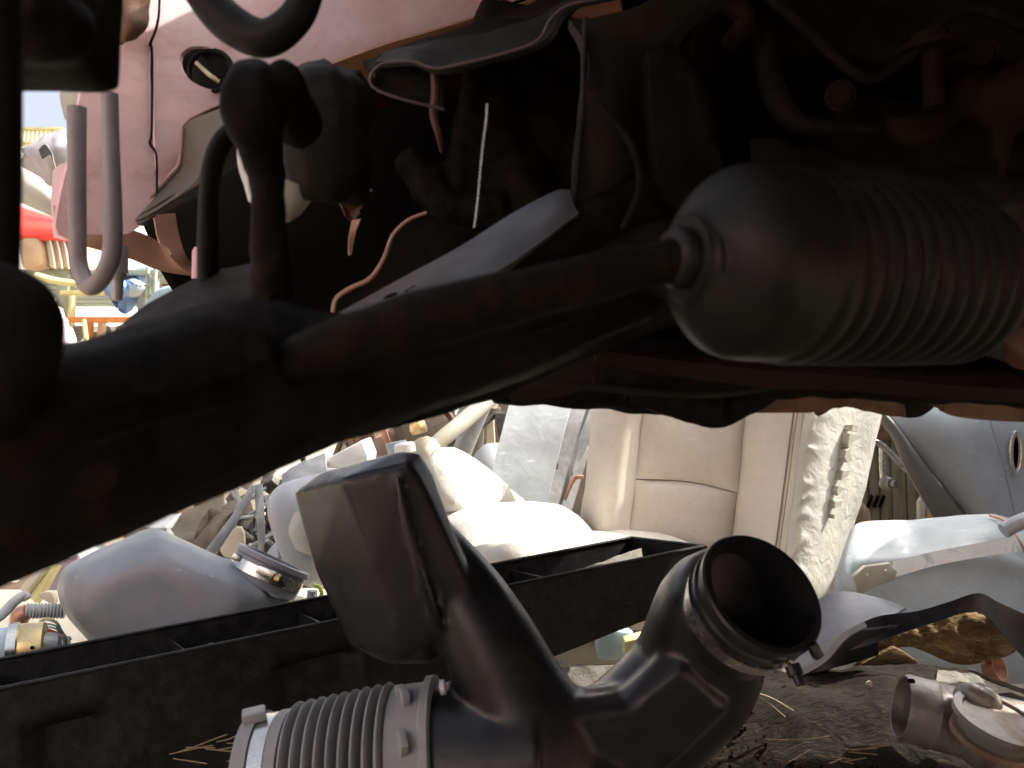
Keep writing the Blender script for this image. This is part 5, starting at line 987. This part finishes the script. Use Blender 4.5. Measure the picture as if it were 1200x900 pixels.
o = patch('beige_fender', [[(18, 188, 1.8), (50, 206, 1.8), (64, 222, 1.8), (96, 200, 1.8)], [(18, 216, 1.76), (50, 226, 1.75), (66, 236, 1.76), (96, 240, 1.78)], [(16, 234, 1.78), (45, 246, 1.78), (64, 254, 1.78), (96, 258, 1.78)]], khaki, None, nu=6, nv=6, thick=.01, puff=.01, amp=.004, loc=P(50, 255, 1.8)); tag(o, 'smooth beige fender below the crumpled lilac wing', 'body panel')
o = patch('olive_bumper_corner', [[(74, 102, 1.2), (88, 90, 1.2), (104, 84, 1.2)], [(70, 112, 1.2), (84, 108, 1.18), (104, 106, 1.18)], [(76, 140, 1.2), (88, 146, 1.2), (104, 150, 1.2)]], khaki, None, nu=5, nv=5, thick=.01, amp=.003, loc=P(85, 140, 1.2)); tag(o, 'small olive-beige bumper corner beside top of the looped pipe', 'body panel')
# scrap piles that close the view under the car at mid distance
def pile(name, label, x0, x1, ytop, ybot, d, n, mats, seed, size=(.04, .16)):
    t = thing(name, label, 'scrap metal', P((x0+x1)/2, ybot, d)); rr = random.Random(seed)
    groups = {}
    for k in range(n):
        m_ = mats[rr.randrange(len(mats))]; bm = groups.setdefault(m_.name, (m_, bmesh.new()))[1]
        x = rr.uniform(x0, x1); y = rr.uniform(ytop, ybot); dd_ = d+rr.uniform(0, .5)
        a = P(x, y, dd_)
        if k % 3 == 0: rod(bm, a, a+Vector((rr.uniform(-1, 1), rr.uniform(-1, 1), rr.uniform(-.5, 1)))*rr.uniform(*size)*1.6, rr.uniform(.006, .02), 8)
        else: box_bm(bm, a, (rr.uniform(*size), rr.uniform(*size), rr.uniform(*size)*.5), (rr.uniform(-1, 1), rr.uniform(-1, 1), rr.uniform(0, 3)), .005)
    for m_, bm in groups.values(): tag(link('scrap_pieces', bm, m_, t), kind='stuff')
pile('scrap_pile', 'mixed dark and pale scrap pile behind the pipes and headrest', 395, 560, 478, 600, 2.4, 60, [darkm, rustpipe, galv, cloth, creamp], 4)
pile('scrap_pile', 'brown and grey scrap pile behind the crumpled seat cloth', 180, 400, 560, 690, 2.1, 90, [darkm, rustpipe, cloth, cloth, galv], 14)
pile('scrap_pile', 'low scrap pile behind the starter motor at left edge', -60, 90, 640, 720, 1.9, 40, [creamp, rustpipe, cloth, vinyl], 15)
# yard fence closing the right side behind everything
fn_ = thing('far_yard_wall', 'plain brown wall far behind the seat and panels', 'wall', P(800, 560, 6))
boxp('wall', 420, 330, 1300, 620, 6, .2, cloth, fn_)

# ============================================================ wrecks out of view; the right one is added to cast shade
def wreck(name, label, x0, sgn, y0, m):
    nb = thing(name, label, 'car', (x0+sgn*.8, y0+2.2, 0))
    secs = [(.1, .30, .62), (.15, .24, .85), (.4, .22, .92), (.7, .22, 1.0), (1.05, .22, 1.38), (2.2, .22, 1.44), (2.9, .22, 1.38), (3.4, .22, 1.0), (3.9, .26, .9), (4.0, .35, .7)]
    bm = bmesh.new(); prev = None
    for y_, z0, z1 in secs:
        cur = [bm.verts.new((x0+sgn*x_, y0+y_, z_)) for x_, z_ in ((.06, z0), (0, z0+.2), (.04, min(z1, .92)-.05), (.14, z1-.03), (.29, z1), (1.4, z1), (1.55, z1-.03), (1.65, min(z1, .92)-.05), (1.7, z0+.2), (1.62, z0))]
        if prev:
            for k in range(10): bm.faces.new((prev[k], prev[(k+1) % 10], cur[(k+1) % 10], cur[k]))
        else: bm.faces.new(cur)
        prev = cur
    bm.faces.new(prev[::-1]); bmesh.ops.recalc_face_normals(bm, faces=bm.faces)
    link('body', bm, m, nb, sharp=30)
    for y_ in (.8, 3.1):
        for x_ in (.1, 1.6):
            lathe('wheel', Vector((x0+sgn*x_-.1, y0+y_, .31)), Vector((x0+sgn*x_+.1, y0+y_, .31)), [(0, 0), (.02, .18), (0, .2), (0, .29), (.03, .31), (.17, .31), (.2, .29), (.2, .2), (.18, .18), (.2, 0)], rubber, nb, seg=32)
wreck('unseen_neighbour_car', 'unseen pale grey wrecked car added beyond the right edge for shade', 1.54, 1, .05, doorm)
wreck('unseen_neighbour_car', 'faded pink wrecked car parked just beyond the left edge of the view', -1.10, -1, -3.5, rosy)

# unseen upright door at right, added to shade the dented panel
ud = thing('added_shade_door', 'unseen upright grey car door added right of the view for shade', 'car door', (1.22, 1.35, 0))
def dpatch(name, pts, m, par): return link(name, patch_bm([[Vector(q) for q in r] for r in pts], nu=6, nv=6, thick=.04, amp=.002), m, par)
dpatch('skin', [[(1.30, .95, .62), (1.27, 1.3, .62), (1.27, 1.63, .62)], [(1.26, .95, .34), (1.22, 1.3, .34), (1.22, 1.63, .34)], [(1.24, .97, .04), (1.20, 1.3, .02), (1.20, 1.60, .03)]], doorm, ud)
dpatch('trim_panel', [[(1.36, .97, .60), (1.33, 1.3, .60), (1.33, 1.61, .60)], [(1.30, .98, .06), (1.27, 1.3, .05), (1.27, 1.58, .05)]], darkm, ud)
bm = bmesh.new(); sweep(bm, [(Vector((1.30, .97, .60)), .018), (Vector((1.33, 1.10, .85)), .018), (Vector((1.35, 1.25, 1.03)), .018), (Vector((1.35, 1.61, 1.05)), .018), (Vector((1.30, 1.62, .60)), .018)], 10, 5); link('window_frame', bm, doord, ud)
dpatch('window_blind', [[(1.345, 1.24, 1.02), (1.345, 1.6, 1.03)], [(1.31, 1.0, .62), (1.31, 1.6, .62)]], darkm, ud)
box('door_handle', (1.20, 1.50, .52), (.03, .14, .03), doord, ud, (0, 0, 0), .008)
